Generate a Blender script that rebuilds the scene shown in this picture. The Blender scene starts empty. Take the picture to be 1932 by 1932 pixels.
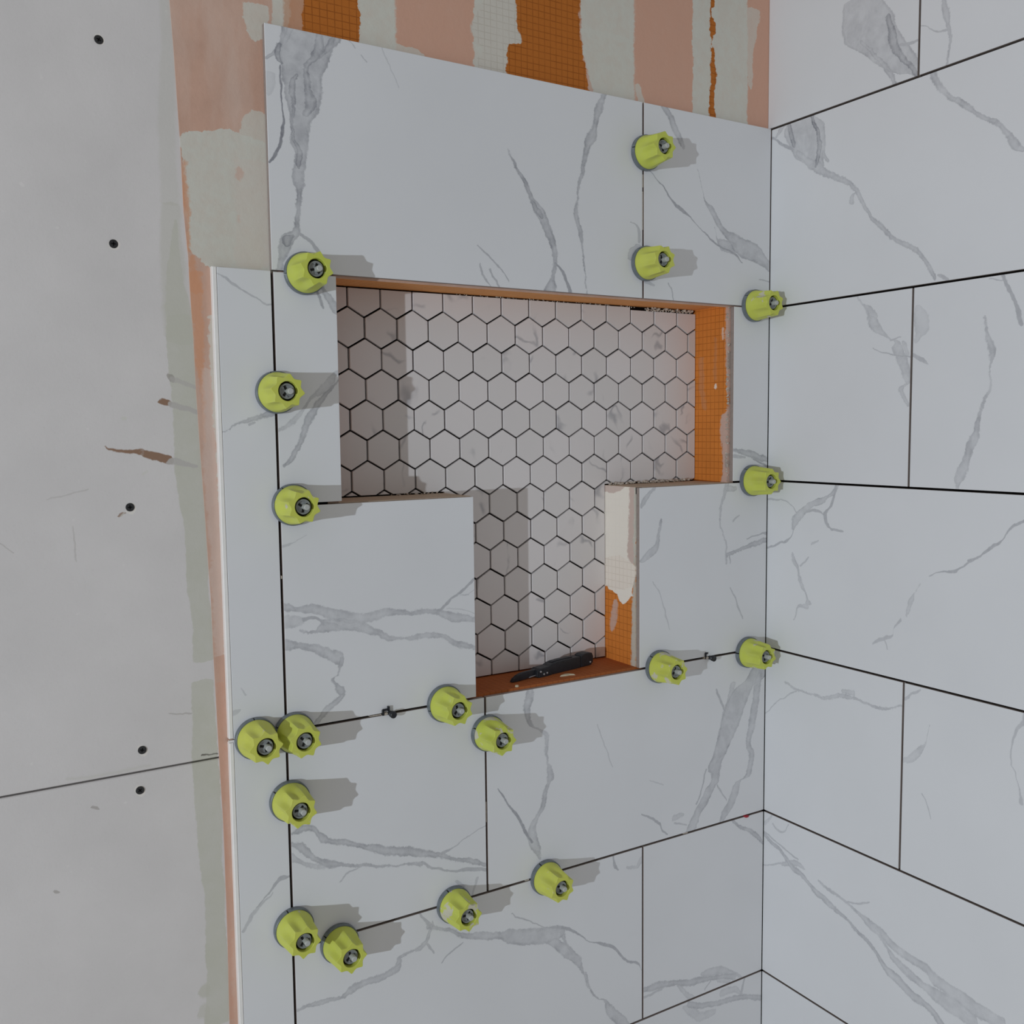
import bpy, bmesh, math, random
from mathutils import Matrix, Vector
random.seed(7)
S = bpy.context.scene
COL = S.collection
PI = math.pi

# ------------------------------------------------------------------ camera, light, exposure
YAW, PITCH, ROLL = -0.5464, -0.0858, 0.0111
Rm = Matrix.Rotation(YAW, 3, 'Z') @ Matrix.Rotation(PITCH, 3, 'X') @ Matrix.Rotation(ROLL, 3, 'Y')
right, fwd, up = Rm.col[0], Rm.col[1], Rm.col[2]
cam_data = bpy.data.cameras.new('camera')
cam = bpy.data.objects.new('camera', cam_data)
COL.objects.link(cam)
M = Matrix((right, up, -fwd)).transposed().to_4x4()
M.translation = Vector((-1.3004, -1.2506, 0.0978))
cam.matrix_world = M
cam_data.sensor_width = 36.0
cam_data.lens = 36.0 * 1828.5 / 1932.0
cam_data.clip_start = 0.02
S.camera = cam

world = bpy.data.worlds.new('room_light')
S.world = world
world.use_nodes = True
bg = world.node_tree.nodes['Background']
bg.inputs['Color'].default_value = (1.0, 0.962, 0.915, 1)
bg.inputs['Strength'].default_value = 0.36

lamp_data = bpy.data.lights.new('work_lamp', 'POINT')
lamp_data.energy = 280.0
lamp_data.color = (0.82, 0.915, 1.0)
lamp_data.shadow_soft_size = 0.02
lamp = bpy.data.objects.new('work_lamp', lamp_data)
lamp.location = (-4.2, -2.15, -0.06)
COL.objects.link(lamp)

S.view_settings.view_transform = 'Standard'
S.view_settings.look = 'None'
S.view_settings.exposure = 0.0
S.view_settings.gamma = 1.0
S.view_settings.use_curve_mapping = False

# ------------------------------------------------------------------ traced marble veins and smears, metres on their own surface
# veins: tile -> [axis (0 along the wall, 1 upwards), strength, [(along, across, half width), ...]]
VEINS = {
'T1': [[1,0.8,[(0.3153,-0.8872,0.0048),(0.3361,-0.8814,0.0096),(0.3501,-0.8762,0.0101),(0.3647,-0.8648,0.0053),(0.383,-0.8624,0.0034),(0.3944,-0.8615,0.0039),(0.4104,-0.8594,0.0049),(0.4284,-0.8595,0.0082),(0.4512,-0.8564,0.008),(0.4733,-0.8586,0.0126),(0.496,-0.856,0.0155),(0.5192,-0.8501,0.0218),(0.5414,-0.8506,0.0261),(0.5637,-0.8499,0.0285),(0.5866,-0.8456,0.0339),(0.6302,-0.8372,0.0377)]],[1,0.9,[(0.4423,-0.8994,0.0021),(0.4533,-0.8909,0.0026),(0.4833,-0.8818,0.0024),(0.5145,-0.8797,0.0012),(0.5629,-0.8793,0.0014)]],[1,0.6,[(0.5703,-0.8986,0.0029),(0.5844,-0.8809,0.0041),(0.6124,-0.8661,0.0045)]],[1,0.3,[(0.529,-0.8988,0.0042),(0.5513,-0.8958,0.0105)]],[1,0.5,[(0.331,-0.834,0.0028),(0.346,-0.8457,0.0034),(0.3583,-0.861,0.0027)]],[1,0.85,[(0.3054,-0.4687,0.0103),(0.3136,-0.4654,0.0096),(0.3299,-0.4604,0.0034),(0.354,-0.4569,0.0041),(0.3773,-0.4616,0.0062),(0.3974,-0.4727,0.0088),(0.4198,-0.4836,0.0094),(0.4414,-0.4991,0.005),(0.4632,-0.5114,0.0046),(0.4843,-0.5265,0.0026),(0.5066,-0.5399,0.0013)]],[1,0.7,[(0.3104,-0.4327,0.0031),(0.3364,-0.444,0.0027),(0.3487,-0.457,0.0019)]],[0,0.5,[(-0.5928,0.3633,0.0014),(-0.5738,0.3472,0.0017),(-0.553,0.331,0.0017),(-0.5409,0.3164,0.0014)]],[1,0.45,[(0.3067,-0.5714,0.0011),(0.3163,-0.5802,0.0021),(0.3382,-0.5918,0.0011)]],[1,0.5,[(0.31,-0.5593,0.0018),(0.332,-0.574,0.0018)]],[1,0.75,[(0.3125,-0.3992,0.001),(0.3502,-0.4023,0.0014),(0.3767,-0.4072,0.002),(0.4058,-0.4121,0.0047),(0.4213,-0.417,0.0047),(0.4481,-0.4152,0.0017),(0.4668,-0.4144,0.0027),(0.4916,-0.4066,0.004),(0.5245,-0.398,0.0054),(0.5443,-0.3895,0.0095),(0.5667,-0.381,0.0048),(0.589,-0.3741,0.0075),(0.613,-0.3655,0.0048)]],[1,0.4,[(0.3948,-0.2939,0.0026),(0.4141,-0.2957,0.0034),(0.4237,-0.3119,0.0017)]],[1,0.45,[(0.3653,-0.3137,0.0036),(0.3797,-0.3083,0.0072),(0.3891,-0.2957,0.0073)]],[0,0.4,[(-0.7865,0.6133,0.0011),(-0.7766,0.6061,0.0008)]],[0,0.4,[(-0.7693,0.5984,0.0009),(-0.7593,0.591,0.0011)]],[1,0.28,[(0.5666,-0.7131,0.0009),(0.6091,-0.7357,0.0009)]],[1,1.0,[(0.5087,-0.8456,0.0048),(0.5252,-0.8403,0.0082),(0.5424,-0.8446,0.0053),(0.5643,-0.8463,0.0048),(0.5821,-0.8338,0.0073),(0.6125,-0.8257,0.0063),(0.6284,-0.8348,0.0024)]],[1,1.0,[(0.5657,-0.8757,0.0024),(0.5778,-0.8811,0.0051),(0.5914,-0.8783,0.0037)]],[1,1.0,[(0.4374,-0.8593,0.0024),(0.451,-0.8581,0.0048),(0.4685,-0.8611,0.0038),(0.4874,-0.8688,0.0028),(0.5171,-0.8632,0.0028),(0.539,-0.8648,0.0047),(0.5555,-0.8584,0.0033)]],[1,1.0,[(0.3396,-0.8794,0.0054),(0.3488,-0.8779,0.0071),(0.3551,-0.8706,0.0027)]],[1,0.8,[(0.5834,-0.8266,0.0024),(0.5915,-0.8191,0.0043),(0.6046,-0.8089,0.0062),(0.62,-0.7987,0.0069)]],[1,1.0,[(0.4147,-0.4821,0.0047),(0.4243,-0.4899,0.0054),(0.4389,-0.4992,0.0023)]]],
'T2': [[1,0.65,[(0.554,-0.2015,0.0028),(0.5645,-0.2073,0.0056),(0.5797,-0.2187,0.0093),(0.5976,-0.23,0.0073),(0.6122,-0.2431,0.0082)]],[0,0.65,[(-0.2686,0.5074,0.001),(-0.2427,0.484,0.002),(-0.2238,0.4664,0.0027),(-0.2105,0.4579,0.0041),(-0.1893,0.4458,0.0014),(-0.1659,0.4294,0.001),(-0.146,0.4167,0.0017),(-0.1178,0.403,0.0021),(-0.0807,0.3898,0.0018),(-0.068,0.3788,0.0011)]],[0,0.7,[(-0.1705,0.5239,0.0011),(-0.1605,0.4935,0.0015),(-0.1524,0.4713,0.0031),(-0.1384,0.4582,0.0077),(-0.1201,0.4396,0.0085),(-0.0996,0.4209,0.0098),(-0.0768,0.408,0.0177),(-0.0515,0.4012,0.0179),(-0.0259,0.3942,0.016),(-0.0041,0.3807,0.0101)]],[0,0.6,[(-0.1301,0.4328,0.0018),(-0.126,0.4156,0.0029),(-0.1137,0.4063,0.0108),(-0.085,0.4014,0.0109)]],[0,0.4,[(-0.0253,0.3547,0.0012),(-0.0036,0.35,0.0016)]],[1,0.5,[(0.3122,-0.2232,0.0013),(0.3207,-0.2251,0.0017),(0.3332,-0.2328,0.0017)]],[0,0.35,[(-0.2793,0.3343,0.0041),(-0.2645,0.3296,0.0024)]]],
'NR': [[0,0.65,[(-0.0834,0.0569,0.0025),(-0.0622,0.0533,0.0058),(-0.0363,0.0465,0.0071),(-0.0144,0.0397,0.0065),(0.0011,0.0361,0.0046)]],[0,0.4,[(-0.0791,0.046,0.0031),(-0.0578,0.0423,0.0032)]],[0,0.6,[(-0.0362,0.0387,0.0017),(-0.0009,0.025,0.002)]]],
'S1': [[0,0.4,[(-0.9675,0.296,0.001),(-0.9501,0.2862,0.0025),(-0.9325,0.2741,0.0015),(-0.9099,0.2642,0.0013)]],[0,0.6,[(-0.968,0.0988,0.0007),(-0.9542,0.1076,0.0017),(-0.9381,0.1132,0.0031),(-0.9218,0.1161,0.0032),(-0.9053,0.1211,0.0049)]],[0,0.4,[(-0.9383,0.1075,0.0019),(-0.929,0.1097,0.0014)]],[0,0.3,[(-0.9698,-0.267,0.0033),(-0.9593,-0.2651,0.0019)]],[1,0.3,[(-0.2472,-0.9529,0.0014),(-0.2367,-0.9595,0.0008)]]],
'S2': [[0,0.5,[(-0.9463,-0.5389,0.0012),(-0.9338,-0.525,0.0018),(-0.9212,-0.5135,0.0036),(-0.9113,-0.5086,0.0036),(-0.9014,-0.5086,0.0018)]],[1,0.35,[(-0.5678,-0.9664,0.0032),(-0.5509,-0.9563,0.0032),(-0.5245,-0.9265,0.0013)]]],
'NL': [[1,0.6,[(0.2606,-0.8316,0.0011),(0.2732,-0.8344,0.0021),(0.2844,-0.8402,0.0016)]],[1,0.65,[(0.2557,-0.8138,0.0046),(0.2717,-0.8208,0.0063),(0.2895,-0.8327,0.0028)]],[0,0.5,[(-0.8941,0.1003,0.0028),(-0.8696,0.1164,0.0051),(-0.8518,0.1421,0.0032),(-0.8265,0.1612,0.009),(-0.8123,0.1757,0.0032)]],[1,0.7,[(0.0515,-0.8933,0.0018),(0.0605,-0.8835,0.0047),(0.0836,-0.8682,0.0042),(0.1163,-0.8526,0.006),(0.1446,-0.8344,0.0043),(0.1638,-0.8126,0.0019)]]],
'DL': [[0,0.6,[(-0.8941,-0.1383,0.0057),(-0.879,-0.1407,0.0036),(-0.8668,-0.1412,0.0064),(-0.8545,-0.1433,0.0076),(-0.8437,-0.1482,0.0077),(-0.8297,-0.1543,0.0093),(-0.8106,-0.1587,0.0096),(-0.7912,-0.1617,0.0081),(-0.7748,-0.1627,0.0071),(-0.7598,-0.162,0.006),(-0.7412,-0.1609,0.0048),(-0.7207,-0.1616,0.0035),(-0.7121,-0.1633,0.0029),(-0.7017,-0.1628,0.0036),(-0.6859,-0.1642,0.0033),(-0.6681,-0.1673,0.0056),(-0.6538,-0.1729,0.0069),(-0.6393,-0.1778,0.0073),(-0.6228,-0.1813,0.006),(-0.6061,-0.1865,0.0044)]],[0,0.6,[(-0.8457,-0.1624,0.0038),(-0.83,-0.1657,0.0063),(-0.8109,-0.1695,0.0096),(-0.7916,-0.174,0.008),(-0.7769,-0.1804,0.0068),(-0.7621,-0.1877,0.0055),(-0.7522,-0.1936,0.0056),(-0.7421,-0.198,0.0043),(-0.7268,-0.1999,0.0017),(-0.7129,-0.2,0.0036),(-0.6972,-0.2011,0.0043),(-0.6795,-0.2025,0.0044),(-0.6617,-0.2055,0.0044),(-0.6509,-0.2109,0.0051),(-0.6382,-0.2174,0.0044),(-0.6216,-0.2228,0.0045),(-0.6068,-0.2289,0.0035)]],[0,0.4,[(-0.8947,-0.1568,0.0082),(-0.8795,-0.1578,0.0072),(-0.8703,-0.1566,0.003)]],[0,0.55,[(-0.8769,-0.1701,0.0009),(-0.8569,-0.174,0.0021),(-0.8427,-0.1696,0.0073),(-0.8302,-0.1718,0.0061),(-0.8111,-0.1771,0.0022),(-0.7917,-0.181,0.0012)]],[0,0.5,[(-0.8718,-0.1564,0.0032),(-0.8595,-0.1556,0.0022),(-0.8487,-0.1605,0.0022),(-0.8442,-0.1656,0.0029)]],[0,0.65,[(-0.8949,-0.1881,0.0088),(-0.8805,-0.1907,0.0051),(-0.8653,-0.1949,0.0055),(-0.8546,-0.1993,0.0068),(-0.8438,-0.2053,0.0082),(-0.8344,-0.2096,0.0082),(-0.825,-0.2139,0.0099),(-0.8187,-0.2178,0.0099)]],[1,0.6,[(-0.2674,-0.8184,0.0045),(-0.2592,-0.8214,0.0064),(-0.2509,-0.8252,0.0026),(-0.244,-0.8298,0.0025),(-0.2387,-0.8237,0.0014),(-0.2327,-0.8226,0.0016),(-0.2238,-0.8204,0.0035),(-0.2163,-0.8186,0.0032)]],[0,0.6,[(-0.8623,-0.3035,0.0029),(-0.8559,-0.2985,0.005),(-0.8462,-0.2893,0.0058),(-0.8365,-0.2816,0.0058),(-0.8267,-0.2755,0.005),(-0.8169,-0.2692,0.0035)]],[0,0.5,[(-0.6645,-0.1636,0.0027),(-0.6535,-0.155,0.0023),(-0.6387,-0.1459,0.002),(-0.6276,-0.1396,0.0028),(-0.6164,-0.1309,0.0032),(-0.606,-0.1244,0.0024)]],[0,0.35,[(-0.6296,-0.1452,0.0007),(-0.6185,-0.1471,0.0013),(-0.6166,-0.1457,0.0007)]],[0,0.35,[(-0.6536,-0.1623,0.0005),(-0.6244,-0.1687,0.0007),(-0.6068,-0.1756,0.0007)]],[0,0.3,[(-0.8929,-0.0535,0.0022),(-0.8837,-0.049,0.0008),(-0.8637,-0.0415,0.0006)]]],
'DR': [[0,0.45,[(-0.0994,-0.0122,0.005),(-0.0784,-0.0106,0.0038)]],[1,0.45,[(-0.1431,-0.1001,0.0017),(-0.1211,-0.1004,0.0021),(-0.0893,-0.1091,0.0017),(-0.0672,-0.1143,0.0017),(-0.0456,-0.1137,0.0025),(-0.0243,-0.1056,0.0033),(-0.0107,-0.0994,0.0042)]],[0,0.6,[(-0.0982,-0.1291,0.0045),(-0.0728,-0.1232,0.0032),(-0.0471,-0.1156,0.0039),(-0.0165,-0.1108,0.0053)]],[1,0.4,[(-0.1439,-0.0896,0.0013),(-0.1312,-0.0918,0.0021)]],[0,0.45,[(-0.0516,-0.1026,0.0013),(-0.0167,-0.097,0.0016),(-0.0012,-0.097,0.0029)]],[0,0.35,[(-0.082,-0.0691,0.0023),(-0.0693,-0.0605,0.0015)]],[1,0.4,[(-0.2455,-0.0584,0.0015),(-0.2116,-0.076,0.0019),(-0.1881,-0.0891,0.0014)]],[1,0.5,[(-0.0348,-0.2908,0.0023),(-0.0194,-0.2807,0.0061),(-0.0042,-0.2647,0.0031)]],[1,0.6,[(-0.124,-0.2878,0.0088),(-0.1116,-0.2703,0.0116),(-0.0965,-0.2571,0.0055),(-0.0784,-0.2512,0.0035),(-0.0556,-0.2468,0.0014)]],[1,0.3,[(-0.2442,-0.2282,0.001),(-0.2001,-0.2434,0.0013),(-0.1804,-0.2525,0.0013),(-0.1607,-0.2644,0.001)]]],
'EL': [[0,0.65,[(-0.8971,-0.4498,0.0016),(-0.8846,-0.4478,0.0053),(-0.8695,-0.4487,0.0048),(-0.8547,-0.4636,0.007),(-0.8394,-0.4722,0.0038),(-0.8213,-0.4778,0.0049),(-0.803,-0.4873,0.0039),(-0.7763,-0.499,0.0056),(-0.7545,-0.5069,0.0068),(-0.7267,-0.515,0.0068),(-0.6983,-0.526,0.0058),(-0.6693,-0.5372,0.0041),(-0.6426,-0.5479,0.0029),(-0.6154,-0.5588,0.0054),(-0.5969,-0.5676,0.0036)]],[0,0.6,[(-0.8975,-0.4647,0.0032),(-0.8853,-0.4701,0.0059),(-0.873,-0.4806,0.007),(-0.8607,-0.4938,0.0043),(-0.8455,-0.5039,0.006),(-0.8249,-0.5117,0.0033),(-0.7985,-0.5196,0.0028),(-0.7715,-0.5251,0.002),(-0.7384,-0.5326,0.0014),(-0.7015,-0.5413,0.0035)]],[0,0.45,[(-0.8981,-0.482,0.0069),(-0.8859,-0.49,0.0039),(-0.8685,-0.4994,0.0039),(-0.8507,-0.5052,0.0034)]],[0,0.45,[(-0.7014,-0.5387,0.0023),(-0.6871,-0.549,0.0023),(-0.6579,-0.5619,0.0017),(-0.6278,-0.5682,0.0029),(-0.5971,-0.576,0.003)]],[0,0.45,[(-0.6692,-0.5344,0.0029),(-0.6513,-0.5292,0.0012),(-0.6269,-0.5185,0.0009),(-0.6023,-0.5104,0.0009)]],[0,0.4,[(-0.8308,-0.5346,0.0011),(-0.8147,-0.5259,0.0014),(-0.7932,-0.5222,0.0011)]],[1,0.3,[(-0.5915,-0.6343,0.0039),(-0.5809,-0.6432,0.0031)]],[1,0.3,[(-0.5991,-0.616,0.0021),(-0.5868,-0.6097,0.0028)]]],
'ER': [[1,0.65,[(-0.5848,-0.4938,0.0027),(-0.572,-0.4986,0.0053),(-0.5527,-0.5067,0.0099),(-0.5346,-0.5099,0.0079),(-0.521,-0.5064,0.0066),(-0.5089,-0.4963,0.0053),(-0.4909,-0.4861,0.0054),(-0.4664,-0.4792,0.004),(-0.4563,-0.4724,0.0061),(-0.4416,-0.4739,0.0047),(-0.4259,-0.4805,0.002),(-0.4054,-0.4826,0.003),(-0.3886,-0.4811,0.004),(-0.3824,-0.4834,0.004),(-0.3699,-0.4982,0.0033),(-0.3592,-0.5112,0.0046),(-0.3429,-0.5159,0.0065),(-0.3238,-0.5124,0.0078),(-0.3049,-0.508,0.0072)]],[1,0.7,[(-0.5519,-0.5101,0.0031),(-0.5316,-0.523,0.0031),(-0.4995,-0.5389,0.0026),(-0.4762,-0.5546,0.0019),(-0.4533,-0.5702,0.0011)]],[1,0.65,[(-0.6082,-0.1788,0.0121),(-0.5884,-0.1666,0.0107),(-0.5695,-0.1502,0.0128),(-0.5439,-0.1337,0.0129),(-0.5273,-0.1203,0.01),(-0.5072,-0.1235,0.015),(-0.4837,-0.111,0.0171),(-0.454,-0.0964,0.0212),(-0.4238,-0.0838,0.0254),(-0.3909,-0.0669,0.0267),(-0.3707,-0.0498,0.0259),(-0.3609,-0.0279,0.0252),(-0.3418,-0.0125,0.0211)]],[1,0.6,[(-0.6047,-0.1012,0.0055),(-0.5918,-0.0927,0.0109),(-0.5715,-0.08,0.0101),(-0.545,-0.065,0.0083),(-0.5407,-0.0453,0.0075),(-0.5242,-0.0367,0.0075),(-0.4985,-0.0326,0.0075),(-0.4769,-0.0417,0.0056),(-0.4521,-0.0332,0.0094),(-0.4168,-0.027,0.0085),(-0.3787,-0.0187,0.0085),(-0.3464,-0.0147,0.0047)]],[1,0.4,[(-0.4173,-0.1032,0.0046),(-0.3965,-0.0927,0.0065),(-0.3597,-0.0803,0.0065)]],[1,0.45,[(-0.408,-0.1011,0.0028),(-0.3941,-0.1076,0.0028),(-0.3665,-0.1206,0.0019)]],[1,0.45,[(-0.5659,-0.1668,0.0022),(-0.5396,-0.1546,0.0018),(-0.5067,-0.1423,0.0023)]],[1,0.4,[(-0.5716,-0.0951,0.0015),(-0.5414,-0.1147,0.002)]],[0,0.5,[(-0.2898,-0.5562,0.0016),(-0.2667,-0.5692,0.0025),(-0.2511,-0.5821,0.0029),(-0.2392,-0.6005,0.0025),(-0.2313,-0.6071,0.0017)]],[0,0.35,[(-0.2194,-0.5798,0.0057),(-0.1953,-0.5772,0.0019)]],[0,0.35,[(-0.2154,-0.5886,0.0017),(-0.1891,-0.5962,0.0017)]],[1,0.3,[(-0.46,-0.3495,0.0012),(-0.4141,-0.3711,0.0012),(-0.3856,-0.3817,0.0012)]],[0,0.3,[(-0.2707,-0.5016,0.001),(-0.2434,-0.5149,0.001)]]],
'F1': [[0,0.6,[(-0.6933,-0.6374,0.004),(-0.6743,-0.6456,0.0029),(-0.6596,-0.6526,0.0035),(-0.6296,-0.6711,0.0047),(-0.6018,-0.6792,0.0071),(-0.5735,-0.6874,0.0066),(-0.5511,-0.6969,0.0127),(-0.5151,-0.7074,0.0135),(-0.4815,-0.7128,0.0143),(-0.4523,-0.7154,0.0094)]],[1,0.6,[(-0.8263,-0.4018,0.0018),(-0.7982,-0.4131,0.0022),(-0.7774,-0.4212,0.0079),(-0.762,-0.437,0.013),(-0.7432,-0.4543,0.012),(-0.7252,-0.4748,0.0105)]],[1,0.65,[(-0.9395,-0.3166,0.0092),(-0.9136,-0.3318,0.0113),(-0.8854,-0.3543,0.0112),(-0.8661,-0.3654,0.0044),(-0.8538,-0.3837,0.0017),(-0.8305,-0.3982,0.0017),(-0.7995,-0.4088,0.0017)]],[1,0.5,[(-0.7615,-0.4335,0.0023),(-0.7363,-0.4473,0.0023),(-0.7134,-0.454,0.0053)]],[0,0.45,[(-0.5506,-0.6609,0.0013),(-0.5247,-0.6769,0.0013),(-0.4881,-0.6976,0.0013),(-0.454,-0.7104,0.0017),(-0.4226,-0.7285,0.0014)]],[0,0.55,[(-0.454,-0.7074,0.003),(-0.4226,-0.7285,0.0023),(-0.4014,-0.7469,0.0011),(-0.3724,-0.7616,0.0031),(-0.3503,-0.7743,0.0039),(-0.3316,-0.794,0.0031),(-0.3127,-0.8108,0.0024),(-0.2935,-0.8214,0.0024),(-0.2889,-0.8324,0.0012)]],[0,0.5,[(-0.743,-0.673,0.0032),(-0.7244,-0.6705,0.0019),(-0.7041,-0.6657,0.0045),(-0.6936,-0.6523,0.0052),(-0.6875,-0.6377,0.0071)]],[1,0.5,[(-0.6912,-0.7454,0.0051),(-0.6717,-0.743,0.0023)]],[0,0.55,[(-0.8974,-0.7012,0.0018),(-0.8745,-0.7012,0.0041),(-0.8512,-0.7024,0.0036),(-0.8328,-0.7045,0.0026),(-0.822,-0.6988,0.0063),(-0.7976,-0.6935,0.0053),(-0.7701,-0.6915,0.0054),(-0.7419,-0.6869,0.0059)]],[0,0.45,[(-0.6725,-0.7029,0.0013),(-0.6573,-0.6908,0.002),(-0.6358,-0.6804,0.0013)]],[1,0.4,[(-0.6809,-0.6854,0.0017),(-0.6656,-0.6954,0.0028)]],[1,0.4,[(-0.6333,-0.6932,0.0037),(-0.6191,-0.7046,0.0022)]],[1,0.5,[(-0.6405,-0.3407,0.0016),(-0.6336,-0.3462,0.0032),(-0.6174,-0.3499,0.0016)]],[0,0.4,[(-0.3201,-0.6433,0.0031),(-0.3012,-0.6465,0.0032),(-0.2917,-0.638,0.0082)]]],
'F2': [[0,0.55,[(-0.2818,-0.8697,0.0046),(-0.2583,-0.8725,0.0073),(-0.2222,-0.8793,0.0053),(-0.1895,-0.8881,0.0067),(-0.1519,-0.8935,0.0061),(-0.1134,-0.9007,0.0048),(-0.0694,-0.9146,0.0077)]],[0,0.4,[(-0.1519,-0.8835,0.0029),(-0.1264,-0.8865,0.0079),(-0.1004,-0.8913,0.008),(-0.0695,-0.9095,0.0051),(-0.0515,-0.922,0.0022)]],[0,0.35,[(-0.2779,-0.8838,0.0026),(-0.2423,-0.8825,0.0026)]],[0,0.4,[(-0.2059,-0.8861,0.0064),(-0.1894,-0.9079,0.0064),(-0.1643,-0.9261,0.0028)]],[0,0.35,[(-0.1432,-0.9163,0.0024),(-0.1305,-0.9036,0.0028)]],[0,0.35,[(-0.1133,-0.9058,0.0074),(-0.0826,-0.9189,0.0074)]],[0,0.6,[(-0.0795,-0.6129,0.0025),(-0.0596,-0.6307,0.0034),(-0.0372,-0.6442,0.0043),(-0.0145,-0.6596,0.006),(0.0017,-0.6763,0.0035)]]],
'G2': [[0,0.5,[(-0.181,-0.9312,0.0076),(-0.1472,-0.9451,0.0056),(-0.1042,-0.951,0.0056),(-0.0644,-0.9573,0.0057),(-0.0328,-0.9659,0.005),(0.0041,-0.9798,0.0051)]],[0,0.35,[(-0.1934,-0.933,0.0043),(-0.1725,-0.9493,0.0109),(-0.1471,-0.9636,0.0073),(-0.1171,-0.9653,0.0052)]],[1,0.35,[(-0.9533,-0.0556,0.0039),(-0.9338,-0.0468,0.003)]],[0,0.3,[(-0.1043,-0.9357,0.0051),(-0.078,-0.9374,0.0066),(-0.051,-0.9565,0.0037)]]],
'R0a': [[1,0.6,[(0.6188,-0.2876,0.0056),(0.6313,-0.2721,0.0226),(0.6461,-0.2578,0.0307),(0.6638,-0.2432,0.035),(0.6833,-0.2234,0.0398),(0.7033,-0.2033,0.0467),(0.7178,-0.1997,0.0489),(0.7342,-0.1909,0.0432),(0.7482,-0.1889,0.0391),(0.7656,-0.1852,0.0351)]],[1,0.5,[(0.6969,-0.176,0.0017),(0.7025,-0.1738,0.0087),(0.7218,-0.1727,0.0156)]],[1,0.6,[(0.6207,-0.2475,0.004),(0.6458,-0.2341,0.0057),(0.6706,-0.214,0.005),(0.6982,-0.1868,0.0034)]],[0,0.4,[(-0.2908,0.6674,0.0015),(-0.2772,0.6681,0.0026),(-0.2586,0.6717,0.0021)]],[1,0.9,[(0.631,-0.2813,0.0048),(0.6561,-0.2591,0.0077),(0.6811,-0.2459,0.0079),(0.7011,-0.2406,0.0072),(0.7211,-0.2353,0.005)]]],
'R0b': [[1,0.5,[(0.625,-0.3401,0.0017),(0.6539,-0.342,0.0029),(0.6747,-0.3386,0.004),(0.6931,-0.3352,0.0058),(0.7096,-0.3304,0.0035)]],[0,0.4,[(-0.3388,0.6661,0.0017),(-0.3186,0.6717,0.0014),(-0.2977,0.6877,0.0011)]]],
'R1': [[1,0.65,[(0.4679,-0.459,0.0052),(0.4732,-0.4514,0.0088),(0.4906,-0.4382,0.0057),(0.5059,-0.4249,0.0044),(0.5209,-0.4088,0.0052),(0.5404,-0.3815,0.0054),(0.559,-0.359,0.0079),(0.5726,-0.3417,0.0048),(0.5919,-0.3268,0.0057),(0.6122,-0.3175,0.0058)]],[1,0.6,[(0.5237,-0.1076,0.0125),(0.5383,-0.0942,0.0211),(0.555,-0.0844,0.0332),(0.5738,-0.0784,0.0393),(0.5927,-0.0723,0.043),(0.6157,-0.0622,0.0303)]],[1,1.0,[(0.5283,-0.1,0.003),(0.539,-0.1036,0.0045),(0.5586,-0.105,0.0052),(0.5791,-0.1027,0.0038),(0.5988,-0.093,0.0038)]],[1,0.9,[(0.5718,-0.0513,0.0041),(0.5939,-0.045,0.0058),(0.6132,-0.0387,0.0042)]],[0,0.6,[(-0.3291,0.3172,0.0056),(-0.3198,0.3315,0.0063),(-0.3044,0.3494,0.0049),(-0.2825,0.3672,0.005),(-0.2569,0.3834,0.0043),(-0.2372,0.4016,0.0058),(-0.2205,0.4141,0.0051),(-0.2067,0.433,0.0052),(-0.1961,0.4515,0.0067),(-0.189,0.4639,0.0067),(-0.1767,0.4776,0.0052),(-0.1607,0.4907,0.0053),(-0.1391,0.5025,0.0061),(-0.1226,0.5104,0.0076),(-0.1076,0.5237,0.0108),(-0.0944,0.5311,0.0093),(-0.0594,0.5582,0.0063)]],[0,0.5,[(-0.0475,0.5669,0.0036),(-0.0274,0.5777,0.0036),(-0.0068,0.5948,0.0022)]],[1,0.5,[(0.5276,-0.1277,0.0021),(0.5416,-0.1165,0.0043),(0.5539,-0.1125,0.0034)]],[1,0.5,[(0.4518,-0.1738,0.0037),(0.464,-0.1752,0.0046),(0.4695,-0.1889,0.0018)]],[0,0.4,[(-0.3497,0.3093,0.0031),(-0.3349,0.319,0.0012)]],[1,0.4,[(0.5967,-0.0109,0.0034),(0.6134,-0.0268,0.0056)]]],
'R2a': [[1,0.5,[(0.2661,-0.2208,0.0089),(0.284,-0.2086,0.0063),(0.2937,-0.1965,0.0018)]],[1,0.55,[(0.1604,-0.2866,0.0038),(0.1795,-0.2814,0.0083),(0.1988,-0.2746,0.0095),(0.2129,-0.2663,0.0096),(0.2267,-0.2627,0.0038),(0.2304,-0.2513,0.0031),(0.238,-0.2414,0.0055),(0.2489,-0.2279,0.0112),(0.2666,-0.2158,0.0065)]],[0,0.4,[(-0.2721,0.2313,0.0011),(-0.2514,0.229,0.0014)]],[1,0.4,[(0.2062,-0.2838,0.0042),(0.223,-0.2755,0.0035)]],[0,0.45,[(-0.287,0.202,0.0017),(-0.2454,0.209,0.0011),(-0.2221,0.2176,0.0009)]],[1,0.5,[(0.128,-0.286,0.0031),(0.1418,-0.2777,0.0044),(0.15,-0.2759,0.0044),(0.1578,-0.2836,0.0038)]]],
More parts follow.
